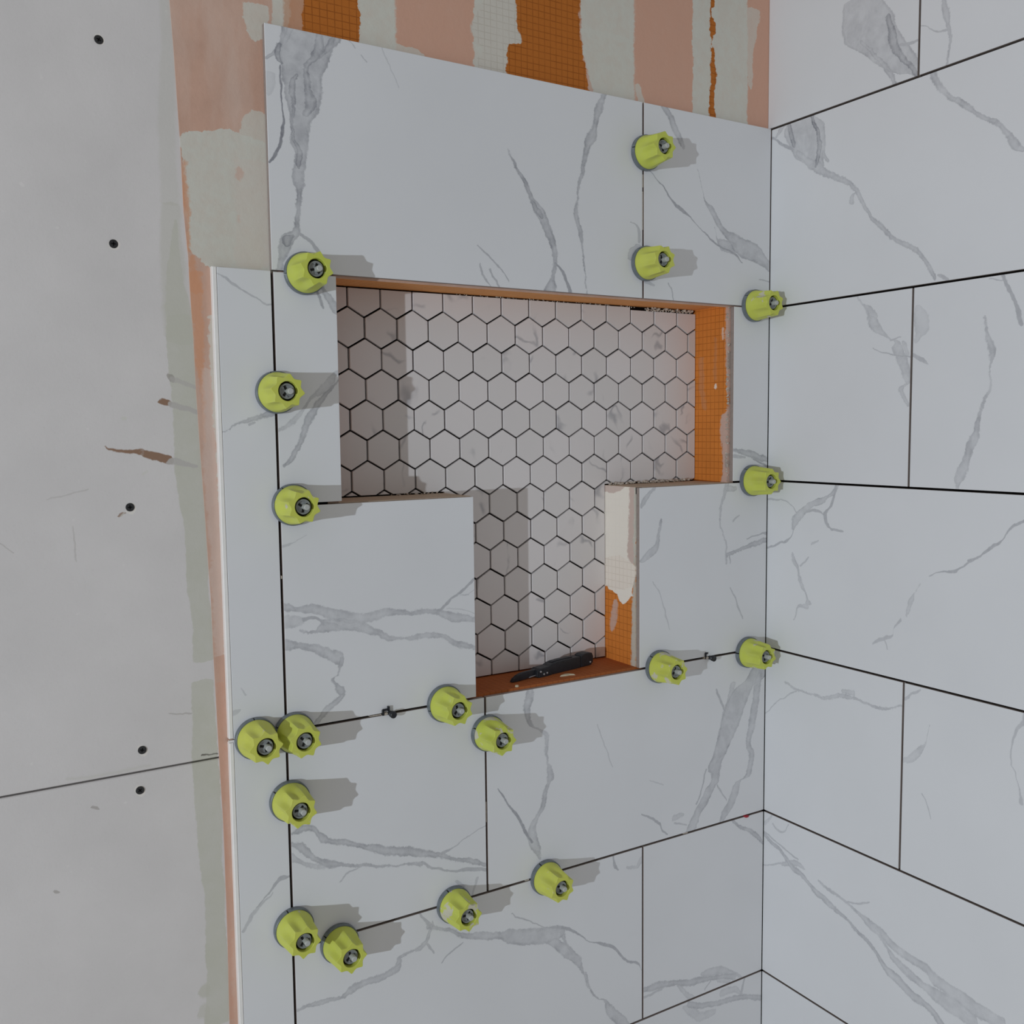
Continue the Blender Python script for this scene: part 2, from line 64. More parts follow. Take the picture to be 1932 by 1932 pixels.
'R2b': [[1,0.35,[(0.2212,-0.2973,0.0025),(0.2288,-0.3017,0.0077),(0.2415,-0.3074,0.0129),(0.2574,-0.307,0.0128),(0.2735,-0.3035,0.0061)]],[0,0.4,[(-0.3211,0.1873,0.0009),(-0.3088,0.1952,0.0037),(-0.2932,0.2042,0.0031)]],[1,0.6,[(0.004,-0.3734,0.0035),(0.0171,-0.3758,0.008),(0.0329,-0.381,0.0086),(0.0537,-0.3888,0.0062),(0.0717,-0.3979,0.0089),(0.0869,-0.4016,0.0055),(0.1121,-0.4089,0.0033),(0.1346,-0.415,0.0027),(0.1543,-0.421,0.0019),(0.1718,-0.4191,0.0014),(0.189,-0.4217,0.0038),(0.2014,-0.4208,0.0054),(0.2267,-0.4146,0.0022),(0.2469,-0.4099,0.0011)]],[1,0.5,[(0.2342,-0.4648,0.0033),(0.2563,-0.459,0.0033),(0.2768,-0.4481,0.0033),(0.2975,-0.4372,0.0028)]],[0,0.4,[(-0.4398,0.2967,0.001),(-0.4161,0.3016,0.001)]]],
'R3': [[1,0.6,[(-0.0849,-0.0612,0.0037),(-0.0737,-0.065,0.0074),(-0.0592,-0.0728,0.0125),(-0.0457,-0.0903,0.0113),(-0.0354,-0.1095,0.0121),(-0.0237,-0.1282,0.0079),(-0.0153,-0.1467,0.0068),(-0.0061,-0.1538,0.0048)]],[0,0.5,[(-0.0632,-0.0848,0.0018),(-0.0534,-0.1012,0.0019),(-0.0309,-0.1112,0.0022),(-0.0014,-0.1237,0.0019)]],[1,0.5,[(-0.0785,-0.148,0.003),(-0.0696,-0.1367,0.003),(-0.0534,-0.1326,0.0037),(-0.0363,-0.1434,0.003),(-0.0151,-0.1504,0.0029)]],[0,0.45,[(-0.1682,-0.0795,0.0015),(-0.1443,-0.078,0.0024)]],[0,0.45,[(-0.1288,-0.0528,0.0018),(-0.1174,-0.0476,0.0024),(-0.0904,-0.0518,0.0018)]],[0,0.4,[(-0.0667,-0.0534,0.0016),(-0.0543,-0.0418,0.0013),(-0.0337,-0.0336,0.0013),(-0.0085,-0.0335,0.002)]],[1,0.45,[(-0.211,-0.0994,0.006),(-0.1961,-0.0952,0.0017),(-0.1792,-0.083,0.0044),(-0.1553,-0.0746,0.0026),(-0.1406,-0.0662,0.0044),(-0.1257,-0.0599,0.0018)]],[0,0.45,[(-0.0975,-0.2159,0.0048),(-0.0777,-0.218,0.0032),(-0.0699,-0.2312,0.004),(-0.066,-0.2413,0.0012)]],[1,0.35,[(-0.1455,-0.0784,0.0027),(-0.1351,-0.0881,0.0026),(-0.1283,-0.0939,0.0016)]],[0,0.5,[(-0.4793,-0.0339,0.0025),(-0.4568,-0.0493,0.0026),(-0.4445,-0.0705,0.0026),(-0.4288,-0.0796,0.004),(-0.4129,-0.094,0.002),(-0.3966,-0.1023,0.0027)]],[0,0.5,[(-0.3952,-0.1051,0.0017),(-0.3829,-0.117,0.0023),(-0.3759,-0.1218,0.0029),(-0.3541,-0.1252,0.0012),(-0.3334,-0.1337,0.0009)]],[1,0.35,[(-0.2011,-0.295,0.0014),(-0.1752,-0.3006,0.0054),(-0.1601,-0.3096,0.001),(-0.1452,-0.3185,0.001)]],[0,0.35,[(-0.2825,-0.2102,0.003),(-0.2715,-0.2248,0.0022),(-0.2702,-0.2364,0.0022),(-0.2538,-0.2436,0.0034),(-0.2321,-0.2534,0.0015)]],[1,0.3,[(-0.2584,-0.2592,0.0014),(-0.2436,-0.2538,0.0014)]],[0,0.3,[(-0.1184,-0.0983,0.0017),(-0.1013,-0.1076,0.0021)]]],
'R4a': [[0,0.5,[(-0.2862,-0.3466,0.0011),(-0.25,-0.3563,0.0023),(-0.2261,-0.3568,0.0023),(-0.1979,-0.3546,0.0024),(-0.1726,-0.3561,0.0042),(-0.1354,-0.3663,0.0031),(-0.0965,-0.3691,0.0016),(-0.0724,-0.3667,0.0025),(-0.0476,-0.361,0.0019)]],[0,0.4,[(-0.1977,-0.3472,0.0042),(-0.1724,-0.347,0.0042)]],[0,0.35,[(-0.0724,-0.3699,0.0016),(-0.0315,-0.4005,0.0012),(-0.0017,-0.4258,0.0017)]]],
'R4b': [[0,0.45,[(-0.3371,-0.3634,0.0013),(-0.3344,-0.378,0.002),(-0.3289,-0.3991,0.0046),(-0.3199,-0.4129,0.0092),(-0.3076,-0.4249,0.008),(-0.2949,-0.4315,0.004)]],[0,0.35,[(-0.3217,-0.3115,0.0017),(-0.3078,-0.3202,0.0028),(-0.297,-0.3298,0.0028)]],[1,0.35,[(-0.5094,-0.3444,0.001),(-0.4919,-0.3377,0.0014),(-0.4782,-0.328,0.0014)]],[1,0.35,[(-0.4387,-0.4884,0.0036),(-0.4218,-0.4853,0.0015),(-0.3988,-0.4767,0.001),(-0.3774,-0.4707,0.001),(-0.349,-0.4711,0.0016),(-0.3352,-0.4745,0.0026),(-0.3171,-0.4855,0.003)]]],
'R5': [[0,0.55,[(-0.3814,-0.8306,0.0074),(-0.3628,-0.8206,0.0075),(-0.3502,-0.8128,0.0063),(-0.3247,-0.8086,0.0077),(-0.305,-0.801,0.0077),(-0.2815,-0.7918,0.0078),(-0.2643,-0.7822,0.0066),(-0.2502,-0.7677,0.0046),(-0.2359,-0.7591,0.004),(-0.2144,-0.7506,0.004),(-0.1959,-0.7402,0.0034),(-0.1698,-0.7329,0.0041),(-0.1467,-0.7238,0.007),(-0.1271,-0.7192,0.0063),(-0.103,-0.7065,0.005),(-0.0784,-0.6967,0.0057),(-0.0574,-0.6851,0.0051),(-0.036,-0.6733,0.0044),(-0.0142,-0.6646,0.0044),(-0.0009,-0.6559,0.0037)]],[0,0.45,[(-0.0987,-0.6887,0.0016),(-0.0823,-0.6847,0.0053),(-0.0617,-0.6907,0.0053),(-0.045,-0.6983,0.0027)]],[0,0.4,[(-0.0821,-0.6756,0.002),(-0.0444,-0.6668,0.0017),(-0.0053,-0.6543,0.0017)]],[0,0.35,[(-0.0449,-0.6973,0.0018),(-0.0062,-0.7151,0.0015)]],[0,0.5,[(-0.4737,-0.7746,0.0082),(-0.4464,-0.7758,0.0111),(-0.4294,-0.7738,0.0129),(-0.4062,-0.7692,0.0119),(-0.3824,-0.7645,0.0109),(-0.3579,-0.7597,0.0105),(-0.3421,-0.7502,0.0082),(-0.3134,-0.7495,0.0077),(-0.287,-0.7443,0.0079),(-0.2596,-0.733,0.008),(-0.2387,-0.7273,0.008),(-0.2172,-0.7184,0.0038),(-0.1879,-0.7094,0.0029),(-0.1616,-0.7048,0.0029),(-0.1306,-0.6953,0.0016)]],[0,0.5,[(-0.4301,-0.7956,0.0116),(-0.401,-0.7888,0.0135),(-0.3679,-0.7862,0.0126),(-0.3366,-0.7791,0.0073),(-0.3141,-0.7757,0.0086),(-0.2875,-0.765,0.0075),(-0.2703,-0.7492,0.0038),(-0.2492,-0.7317,0.0045)]],[0,0.35,[(-0.2377,-0.6897,0.0013),(-0.2168,-0.7008,0.002),(-0.1916,-0.7094,0.0017)]],[1,0.3,[(-0.6375,-0.005,0.0043),(-0.6195,-0.0178,0.0021)]],[0,0.3,[(-0.0604,-0.618,0.0014),(-0.0376,-0.6393,0.0028),(-0.0224,-0.6314,0.0021)]]],
}
PAINT = {
'MEM': [[1,0.97,'pale',[(0.2807,-0.9159,0.0141),(0.2891,-0.9248,0.028),(0.3042,-0.9334,0.0439),(0.317,-0.9398,0.0517),(0.3278,-0.9439,0.0572),(0.3538,-0.9486,0.0546),(0.3975,-0.9504,0.0532),(0.4411,-0.9499,0.0565),(0.4648,-0.9513,0.0529),(0.4716,-0.9488,0.0293),(0.4772,-0.9475,0.0045)]],[1,0.8,'orangel',[(0.323,-1.0001,0.0026),(0.3359,-1.0018,0.0022),(0.3638,-1.0018,0.0021),(0.3851,-1.0031,0.0043),(0.4127,-1.0041,0.0021),(0.4321,-1.0023,0.003)]],[1,0.5,'peach2',[(0.4168,-0.9351,0.0023),(0.4243,-0.936,0.0059),(0.432,-0.9357,0.0032)]],[1,0.3,'peach2',[(0.3638,-0.937,0.0027),(0.3703,-0.9379,0.0027)]],[1,0.25,'pink',[(0.3117,-0.9217,0.0219),(0.3788,-0.9194,0.0218),(0.4407,-0.9196,0.0217)]],[1,0.75,'orangel',[(0.2735,-0.9949,0.0087),(0.293,-0.997,0.0061),(0.3167,-0.9982,0.003)]],[1,0.7,'orangel',[(0.0856,-0.9906,0.0013),(0.1526,-0.9914,0.0022),(0.1747,-0.9928,0.0053),(0.2408,-0.9936,0.0074),(0.267,-0.9943,0.0087),(0.2953,-0.9947,0.0091)]],[1,0.5,'pink',[(-0.1901,-0.9806,0.0068),(-0.0509,-0.9823,0.0081),(0.0855,-0.984,0.0089),(0.1749,-0.9829,0.0088)]],[1,0.7,'pale',[(-0.1911,-0.9727,0.0023),(-0.0746,-0.9737,0.0023),(0.0627,-0.9737,0.0022),(0.1527,-0.976,0.0031),(0.2416,-0.976,0.004)]],[1,0.4,'peach2',[(-0.6879,-0.9846,0.0037),(-0.5155,-0.9832,0.0037),(-0.3701,-0.9849,0.005),(-0.2281,-0.9832,0.005)]],[1,0.85,'pale',[(0.5935,-0.9064,0.0018),(0.6022,-0.9061,0.0114),(0.6172,-0.9067,0.0164),(0.6367,-0.9061,0.0171)]],[1,0.8,'pale',[(0.4678,-0.9141,0.0184),(0.4899,-0.9134,0.0161),(0.5045,-0.9106,0.0115)]],[1,0.95,'pale',[(0.6104,-0.8748,0.0106),(0.6895,-0.8723,0.0105)]],[1,0.7,'pinkor',[(0.5942,-0.8559,0.0161),(0.6939,-0.8528,0.016)]],[1,1,'orange',[(0.5696,-0.8062,0.041),(0.7054,-0.802,0.0389)]],[1,1,'pale',[(0.5531,-0.74,0.0295),(0.7204,-0.7359,0.0292)]],[1,1,'peach',[(0.524,-0.6516,0.061),(0.7401,-0.6489,0.062)]],[1,0.8,'pale',[(0.6094,-0.6865,0.0223),(0.6174,-0.6944,0.0259),(0.6235,-0.6997,0.0221)]],[1,1,'pale',[(0.6067,-0.5498,0.0406),(0.763,-0.5476,0.0403)]],[1,1,'palem',[(0.6074,-0.5602,0.0239),(0.6323,-0.5599,0.0239),(0.6478,-0.5432,0.0332),(0.6685,-0.5519,0.0419),(0.7115,-0.5468,0.0285),(0.7401,-0.5627,0.0266)]],[1,1,'orange',[(0.7454,-0.4574,0.0593),(0.7835,-0.457,0.0591)]],[1,1,'orange',[(0.6045,-0.4567,0.0733),(0.6344,-0.4629,0.0729),(0.6575,-0.4626,0.0686),(0.6696,-0.453,0.0552),(0.6867,-0.4576,0.0576),(0.7219,-0.4605,0.0573),(0.747,-0.4618,0.0604)]],[1,1,'pale',[(0.7053,-0.3475,0.0527),(0.8084,-0.3472,0.0524)]],[1,1,'pale',[(0.5833,-0.3224,0.0415),(0.5985,-0.3294,0.0449),(0.6298,-0.3363,0.0464),(0.6557,-0.3414,0.0497),(0.6815,-0.3466,0.0512),(0.7075,-0.3499,0.051)]],[1,1,'peach',[(0.5936,-0.2358,0.0627),(0.8335,-0.2365,0.0618)]],[1,0.8,'pale',[(0.6118,-0.2795,0.0055),(0.6216,-0.2867,0.007),(0.6426,-0.2921,0.0046)]],[1,1,'pale',[(0.6035,-0.1112,0.0629),(0.8613,-0.1138,0.062)]],[1,1,'orange',[(0.6178,-0.1314,0.0072),(0.6463,-0.1337,0.0056),(0.6639,-0.1318,0.0048),(0.6846,-0.128,0.0068),(0.6957,-0.1301,0.0067),(0.707,-0.131,0.0036),(0.724,-0.1316,0.004),(0.7324,-0.1324,0.0008),(0.7454,-0.1318,0.0012),(0.7527,-0.1306,0.0055),(0.7641,-0.1307,0.0063),(0.775,-0.1328,0.0047),(0.7833,-0.1337,0.0008),(0.7924,-0.1338,0.0008),(0.8009,-0.1311,0.0051),(0.8235,-0.1313,0.0055)]],[1,1,'peach',[(0.5994,-0.017,0.0314),(0.8822,-0.0213,0.0309)]],[1,0.7,'pale',[(0.6788,-0.0421,0.0025),(0.6932,-0.0444,0.0059),(0.7371,-0.045,0.0075),(0.7671,-0.0412,0.0125),(0.8087,-0.0376,0.0167)]]],
'DRY': [[1,0.35,'mudd',[(0.3789,-1.0225,0.0114),(0.4319,-1.0221,0.0105),(0.5582,-1.0171,0.0094),(0.6329,-1.0151,0.0083)]],[1,0.5,'mudd',[(0.2179,-1.019,0.015),(0.2828,-1.0207,0.0149),(0.3365,-1.0207,0.0127),(0.3769,-1.0218,0.0114)]],[1,0.8,'mud',[(0.2115,-1.0139,0.0172),(0.2614,-1.0173,0.0141),(0.2915,-1.0193,0.0098),(0.3261,-1.0168,0.0047),(0.3584,-1.0145,0.0013)]],[1,0.95,'mud',[(-0.1942,-1.0031,0.0134),(-0.141,-1.0034,0.0124),(-0.0948,-1.0061,0.0137),(-0.0266,-1.0057,0.0141),(0.0187,-1.0083,0.0179),(0.0636,-1.011,0.017),(0.1303,-1.0138,0.0156),(0.1962,-1.0145,0.0172),(0.2419,-1.017,0.0133)]],[1,0.95,'mud',[(-0.6895,-1.0032,0.0161),(-0.609,-1.0003,0.0152),(-0.5114,-1.0002,0.0126),(-0.4501,-1.0036,0.0145),(-0.3665,-1.0039,0.0167),(-0.3188,-1.0056,0.0171),(-0.2812,-1.0053,0.0152),(-0.2229,-1.0042,0.0138)]],[0,1,'brown',[(-1.1093,0.0825,0.0005),(-1.1067,0.0806,0.0011),(-1.0978,0.0783,0.0014),(-1.0896,0.0763,0.0018),(-1.082,0.0754,0.0021),(-1.0764,0.0756,0.0024),(-1.0708,0.0747,0.0034),(-1.0617,0.0716,0.0048),(-1.0546,0.0695,0.0048),(-1.0439,0.0666,0.0051),(-1.0382,0.0642,0.0051),(-1.0317,0.0629,0.0047)]],[0,0.9,'mudl',[(-1.037,0.0597,0.0011),(-1.0307,0.0618,0.0038),(-1.0223,0.06,0.0038),(-1.0113,0.0567,0.0028),(-1.0002,0.0541,0.0014)]],[0,1,'brown',[(-1.0473,0.1338,0.0007),(-1.0426,0.1347,0.0037),(-1.0376,0.134,0.0042),(-1.0318,0.1337,0.0034)]],[0,0.9,'mudl',[(-1.0326,0.1318,0.0036),(-1.0268,0.1311,0.0043),(-1.016,0.1281,0.0036),(-1.005,0.1251,0.0031),(-0.9984,0.1224,0.0022)]],[0,0.7,'grey',[(-1.0333,0.1687,0.0007),(-1.0306,0.1658,0.0047),(-1.0263,0.164,0.0043)]],[0,0.7,'mudl',[(-1.0285,0.164,0.0033),(-1.0183,0.1612,0.0035),(-1.0074,0.1579,0.0032),(-0.9994,0.155,0.0024)]],[0,0.8,'brown',[(-1.0978,-0.0026,0.0013),(-1.0959,-0.0015,0.0026),(-1.0941,-0.0006,0.0022),(-1.0922,0.0001,0.0013),(-1.0895,0.001,0.0004)]],[0,0.6,'pale',[(-1.0954,-0.0035,0.0008),(-1.0934,-0.0016,0.0014),(-1.0906,0.0017,0.0008)]],[0,0.6,'grey',[(-1.1913,-0.4556,0.0007),(-1.1881,-0.4567,0.0023),(-1.1848,-0.4578,0.0007)]],[0,0.8,'mudd',[(-1.0245,-0.6405,0.0048),(-1.0176,-0.6391,0.0097),(-1.0118,-0.6397,0.0049)]],[0,0.6,'mudd',[(-1.0267,-0.6692,0.0049),(-1.0209,-0.6662,0.0098),(-1.0153,-0.6706,0.0098)]],[0,0.5,'grey',[(-1.0474,-0.2567,0.0007),(-1.0388,-0.2593,0.0009),(-1.0213,-0.2626,0.0009)]],[0,0.8,'dark',[(-1.0097,-0.3206,0.0012),(-1.0011,-0.3215,0.0009),(-0.988,-0.323,0.0007)]],[0,0.6,'grey',[(-1.1439,-0.3609,0.0014),(-1.139,-0.3629,0.0019),(-1.136,-0.3642,0.0012)]],[0,0.6,'pale',[(-1.0887,0.1151,0.0017),(-1.0847,0.1151,0.0021)]],[0,0.5,'pale',[(-1.069,0.0466,0.001),(-1.0627,0.0497,0.0015)]],[0,0.35,'grey',[(-1.1751,0.023,0.0004),(-1.15,0.0276,0.0006),(-1.1303,0.0316,0.0006)]],[0,0.4,'grey',[(-1.2276,-0.0278,0.0008),(-1.2145,-0.0397,0.0008)]],[1,0.35,'grey',[(-0.056,-1.1472,0.0006),(-0.0388,-1.1482,0.0008),(-0.0131,-1.1496,0.0004)]],[0,0.5,'mudd',[(-1.17,-0.321,0.0011),(-1.126,-0.3231,0.0011),(-1.0737,-0.3209,0.0009)]],[0,0.4,'chalk',[(-1.1014,0.557,0.0006),(-1.0991,0.5575,0.0049),(-1.095,0.5583,0.0062),(-1.0914,0.5589,0.0049),(-1.0891,0.5594,0.0012)]],[0,0.4,'chalk',[(-1.0953,0.3229,0.0006),(-1.093,0.3231,0.005),(-1.0888,0.3235,0.0063),(-1.0852,0.3238,0.005),(-1.0828,0.324,0.0013)]],[0,0.4,'chalk',[(-1.0903,0.0063,0.0007),(-1.0879,0.0062,0.0052),(-1.0836,0.0059,0.0065),(-1.0799,0.0058,0.0052),(-1.0774,0.0056,0.0013)]],[0,0.4,'chalk',[(-1.0889,-0.2995,0.0007),(-1.0864,-0.3,0.0055),(-1.082,-0.3008,0.0069),(-1.0782,-0.3015,0.0055),(-1.0757,-0.302,0.0014)]],[0,0.4,'chalk',[(-1.0936,-0.3506,0.0007),(-1.0911,-0.3511,0.0056),(-1.0867,-0.352,0.007),(-1.0829,-0.3528,0.0056),(-1.0804,-0.3533,0.0014)]]],
'LNR': [[1,1,'chalk',[(-0.1978,0.0408,0.0057),(-0.1852,0.0402,0.0201),(-0.1808,0.0474,0.0303),(-0.1742,0.0517,0.0348),(-0.164,0.056,0.0407),(-0.1459,0.0545,0.0406),(-0.1336,0.0574,0.0407),(-0.11,0.0544,0.0463),(0.0038,0.0541,0.0489)]],[1,0.9,'pinkl',[(-0.1238,0.0176,0.0083),(-0.1066,0.0209,0.0089),(-0.0714,0.0198,0.0078),(-0.0034,0.0189,0.0072)]],[1,0.8,'pinkl',[(-0.0117,0.0804,0.0164),(-0.0059,0.0716,0.0285),(0.0005,0.0686,0.0325)]],[1,0.75,'pinkl',[(-0.2521,0.0739,0.003),(-0.2294,0.0694,0.0085),(-0.2105,0.0649,0.0072),(-0.1973,0.062,0.006)]],[1,0.9,'mudd',[(-0.3003,0.0135,0.0062),(-0.2113,0.0126,0.0061),(-0.1406,0.0107,0.0033),(-0.003,0.0106,0.0038)]],[1,1,'chalkm',[(-0.1744,0.0663,0.0301),(-0.1668,0.0633,0.045),(-0.1498,0.0574,0.0477),(-0.1333,0.0545,0.0445),(-0.1225,0.0545,0.0178)]]],
'LNU': [[1,0.85,'pinkl',[(-0.0013,0.0136,0.0127),(0.0221,0.0101,0.0101),(0.0578,0.013,0.0101),(0.0934,0.0147,0.0126),(0.1164,0.0124,0.0126),(0.1287,0.008,0.0035),(0.1816,0.0082,0.005),(0.2343,0.01,0.0055),(0.2694,0.0111,0.005),(0.3059,0.0108,0.006)]],[1,0.7,'grey',[(0.1991,0.0079,0.0035),(0.2237,0.0086,0.003)]],[1,0.7,'grey',[(0.0257,0.0101,0.0035),(0.0471,0.0116,0.004)]],[1,0.8,'chalk',[(0.1644,0.0404,0.001),(0.1689,0.0389,0.0031),(0.1743,0.0397,0.001)]],[1,0.5,'chalk',[(0.2492,0.0209,0.0013),(0.2599,0.0221,0.003),(0.2668,0.0216,0.0035)]],[1,0.5,'pinkor',[(0.1302,0.0694,0.0053),(0.1668,0.075,0.007),(0.2214,0.0782,0.007)]],[1,0.4,'pinkor',[(0.1833,0.0411,0.0036),(0.251,0.0418,0.0036)]]],
}
MEMBRANE_EDGE = [(-1.0111, 0.6457), (-1.0127, 0.6207), (-1.01, 0.5592), (-1.0082, 0.4968), (-1.0067, 0.4548), (-1.0058, 0.3698), (-1.0025, 0.3185), (-1.0014, 0.2622), (-0.9998, 0.2186), (-0.9991, 0.1525), (-0.9972, 0.0857), (-0.9956, 0.0408), (-0.994, -0.0045), (-0.9921, -0.0731), (-0.9905, -0.1192), (-0.9899, -0.1958), (-0.9877, -0.3219), (-0.9855, -0.418), (-0.9855, -0.5149), (-0.9858, -0.5883), (-0.9872, -0.6945)]

# ------------------------------------------------------------------ helpers
def lin(r, g, b, k=1.0):
    f = lambda c: (c / 255 / 12.92) if c / 255 <= .04045 else ((c / 255 + .055) / 1.055) ** 2.4
    return (f(r) * k, f(g) * k, f(b) * k, 1.0)

class NT:
    """Small wrapper to wire shader nodes."""
    def __init__(self, name, rough=.5, spec=.3):
        self.m = bpy.data.materials.new(name); self.m.use_nodes = True
        self.t = self.m.node_tree; self.n = self.t.nodes
        self.b = self.n['Principled BSDF']
        self.b.inputs['Roughness'].default_value = rough
        self.b.inputs['Specular IOR Level'].default_value = spec
    def put(self, sock, v):
        if hasattr(v, 'is_linked'): self.t.links.new(v, sock)
        else: sock.default_value = v
    def math(self, op, a, b=None, c=None, clamp=False):
        n = self.n.new('ShaderNodeMath'); n.operation = op; n.use_clamp = clamp
        for i, v in enumerate((a, b, c)):
            if v is not None: self.put(n.inputs[i], v)
        return n.outputs[0]
    def xyz(self, obj=True):
        tc = self.n.new('ShaderNodeTexCoord')
        return tc.outputs['Object']
    def sep(self, v):
        s = self.n.new('ShaderNodeSeparateXYZ'); self.put(s.inputs[0], v); return s.outputs
    def noise(self, vec, scale, detail=2, rough=.5, color=False):
        n = self.n.new('ShaderNodeTexNoise'); self.put(n.inputs['Vector'], vec)
        n.inputs['Scale'].default_value = scale; n.inputs['Detail'].default_value = detail; n.inputs['Roughness'].default_value = rough
        return n.outputs['Color'] if color else n.outputs[0]
    def vadd(self, a, b):
        n = self.n.new('ShaderNodeVectorMath'); n.operation = 'ADD'; self.put(n.inputs[0], a); self.put(n.inputs[1], b); return n.outputs[0]
    def vscale(self, a, k):
        n = self.n.new('ShaderNodeVectorMath'); n.operation = 'SCALE'; self.put(n.inputs[0], a); n.inputs['Scale'].default_value = k; return n.outputs[0]
    def warp(self, vec, *steps):
        for sc, amp in steps:
            c = self.noise(vec, sc, 2, .55, True)
            c = self.vadd(c, (-.5, -.5, -.5)); vec = self.vadd(vec, self.vscale(c, amp * 2))
        return vec
    def ramp(self, v, a, b, lo=0.0, hi=1.0, smooth=False):
        n = self.n.new('ShaderNodeMapRange'); n.clamp = True
        n.interpolation_type = 'SMOOTHSTEP' if smooth else 'LINEAR'
        self.put(n.inputs[0], v)
        for i, x in zip((1, 2, 3, 4), (a, b, lo, hi)): self.put(n.inputs[i], x)
        return n.outputs[0]
    def mix(self, f, a, b, blend='MIX'):
        n = self.n.new('ShaderNodeMix'); n.data_type = 'RGBA'; n.blend_type = blend
        self.put(n.inputs['Factor'], f); self.put(n.inputs['A'], a); self.put(n.inputs['B'], b)
        return n.outputs['Result']
    def curve(self, v, pts):
        n = self.n.new('ShaderNodeFloatCurve'); self.put(n.inputs['Value'], v)
        mp = n.mapping; mp.extend = 'HORIZONTAL'; c = mp.curves[0]
        while len(c.points) > 2: c.points.remove(c.points[-1])
        c.points[0].location = pts[0]; c.points[1].location = pts[-1]
        for p in pts[1:-1]: c.points.new(*p)
        for p in c.points: p.handle_type = 'AUTO_CLAMPED'
        mp.update()
        return n.outputs[0]
    def stroke(self, uv, axis, pts, soft):
        """Signed distance (metres) inside a tapering stroke: half width minus distance to its centre line."""
        a0, a1 = pts[0][0], pts[-1][0]
        L = a1 - a0
        cs = [p[1] for p in pts]; ws = [p[2] for p in pts]
        c0, c1 = min(cs), max(cs); c1 = max(c1, c0 + .002)
        W = max(ws) + .012
        e = min(.02, .004 / L)
        a0 -= .004; L += .008
        t = self.math('MULTIPLY_ADD', uv[axis], 1 / L, -a0 / L)
        cp = [((p[0] - a0) / L, (p[1] - c0) / (c1 - c0)) for p in pts]
        wp = [(0, 0)] + [((p[0] - a0) / L, (p[2] + .012) / W) for p in pts] + [(1, 0)]
        cen = self.math('MULTIPLY_ADD', self.curve(t, cp), c1 - c0, c0)
        wid = self.math('MULTIPLY_ADD', self.curve(t, wp), W, -.012)
        d = self.math('ABSOLUTE', self.math('SUBTRACT', uv[1 - axis], cen))
        return self.math('SUBTRACT', wid, d), max(ws)
    def bump(self, h, dist, strength=.4):
        n = self.n.new('ShaderNodeBump'); self.put(n.inputs['Height'], h); n.inputs['Distance'].default_value = dist; n.inputs['Strength'].default_value = strength
        self.t.links.new(n.outputs[0], self.b.inputs['Normal'])
    def color(self, c): self.put(self.b.inputs['Base Color'], c)

def plain(name, c, rough=.5, spec=.3, metal=0, vary=0.0, scale=60):
    k = NT(name, rough, spec); k.b.inputs['Metallic'].default_value = metal
    if vary:
        n = k.noise(k.xyz(), scale, 4, .6)
        k.color(k.mix(k.ramp(n, .3, .7), tuple(x * (1 - vary) for x in c[:3]) + (1,), tuple(min(1, x * (1 + vary)) for x in c[:3]) + (1,)))
    else: k.color(c)
    return k.m

def obj(name, me, mats, parent=None, loc=(0, 0, 0)):
    o = bpy.data.objects.new(name, me)
    for m in (mats if isinstance(mats, (list, tuple)) else [mats]):
        if m.name not in [x.name for x in me.materials if x]: me.materials.append(m)
    COL.objects.link(o); o.location = loc
    if parent: o.parent = parent
    return o

def to_mesh(bm, name, smooth=False):
    bmesh.ops.recalc_face_normals(bm, faces=bm.faces)
    me = bpy.data.meshes.new(name); bm.to_mesh(me); bm.free()
    if smooth:
        for p in me.polygons: p.use_smooth = True
    return me

def add_box(bm, x0, x1, y0, y1, z0, z1, mat=0):
    vs = [bm.verts.new(p) for p in ((x0,y0,z0),(x1,y0,z0),(x1,y1,z0),(x0,y1,z0),(x0,y0,z1),(x1,y0,z1),(x1,y1,z1),(x0,y1,z1))]
    fs = [(0,3,2,1),(4,5,6,7),(0,1,5,4),(1,2,6,5),(2,3,7,6),(3,0,4,7)]
    out = []
    for f in fs:
        F = bm.faces.new([vs[i] for i in f]); F.material_index = mat; out.append(F)
    return vs, out

def box_mesh(name, *a):
    bm = bmesh.new(); add_box(bm, *a); return to_mesh(bm, name)

def add_lathe(bm, prof, seg=24, axis='y', c=(0, 0, 0), a0=0.0, a1=2 * PI, mat=0, rfun=None):
    """Revolve (radius, height) about -Y (height grows towards the camera side)."""
    full = abs(a1 - a0 - 2 * PI) < 1e-6
    n = seg if full else seg + 1
    rings = []
    for r, h in prof:
        ring = []
        for i in range(n):
            a = a0 + (a1 - a0) * i / seg
            rr = rfun(r, h, a) if rfun else r
            ring.append(bm.verts.new((c[0] + rr * math.cos(a), c[1] - h, c[2] + rr * math.sin(a))))
        rings.append(ring)
    for A, B in zip(rings[:-1], rings[1:]):
        for i in range(seg):
            j = (i + 1) % n
            f = bm.faces.new((A[i], A[j], B[j], B[i])); f.material_index = mat
    return rings

def cap_ring(bm, ring, mat=0):
    f = bm.faces.new(ring); f.material_index = mat

def bevel_front(bm, w, cond):
    es = [e for e in bm.edges if cond(e)]
    bmesh.ops.bevel(bm, geom=es, offset=w, segments=1, affect='EDGES', profile=.5)

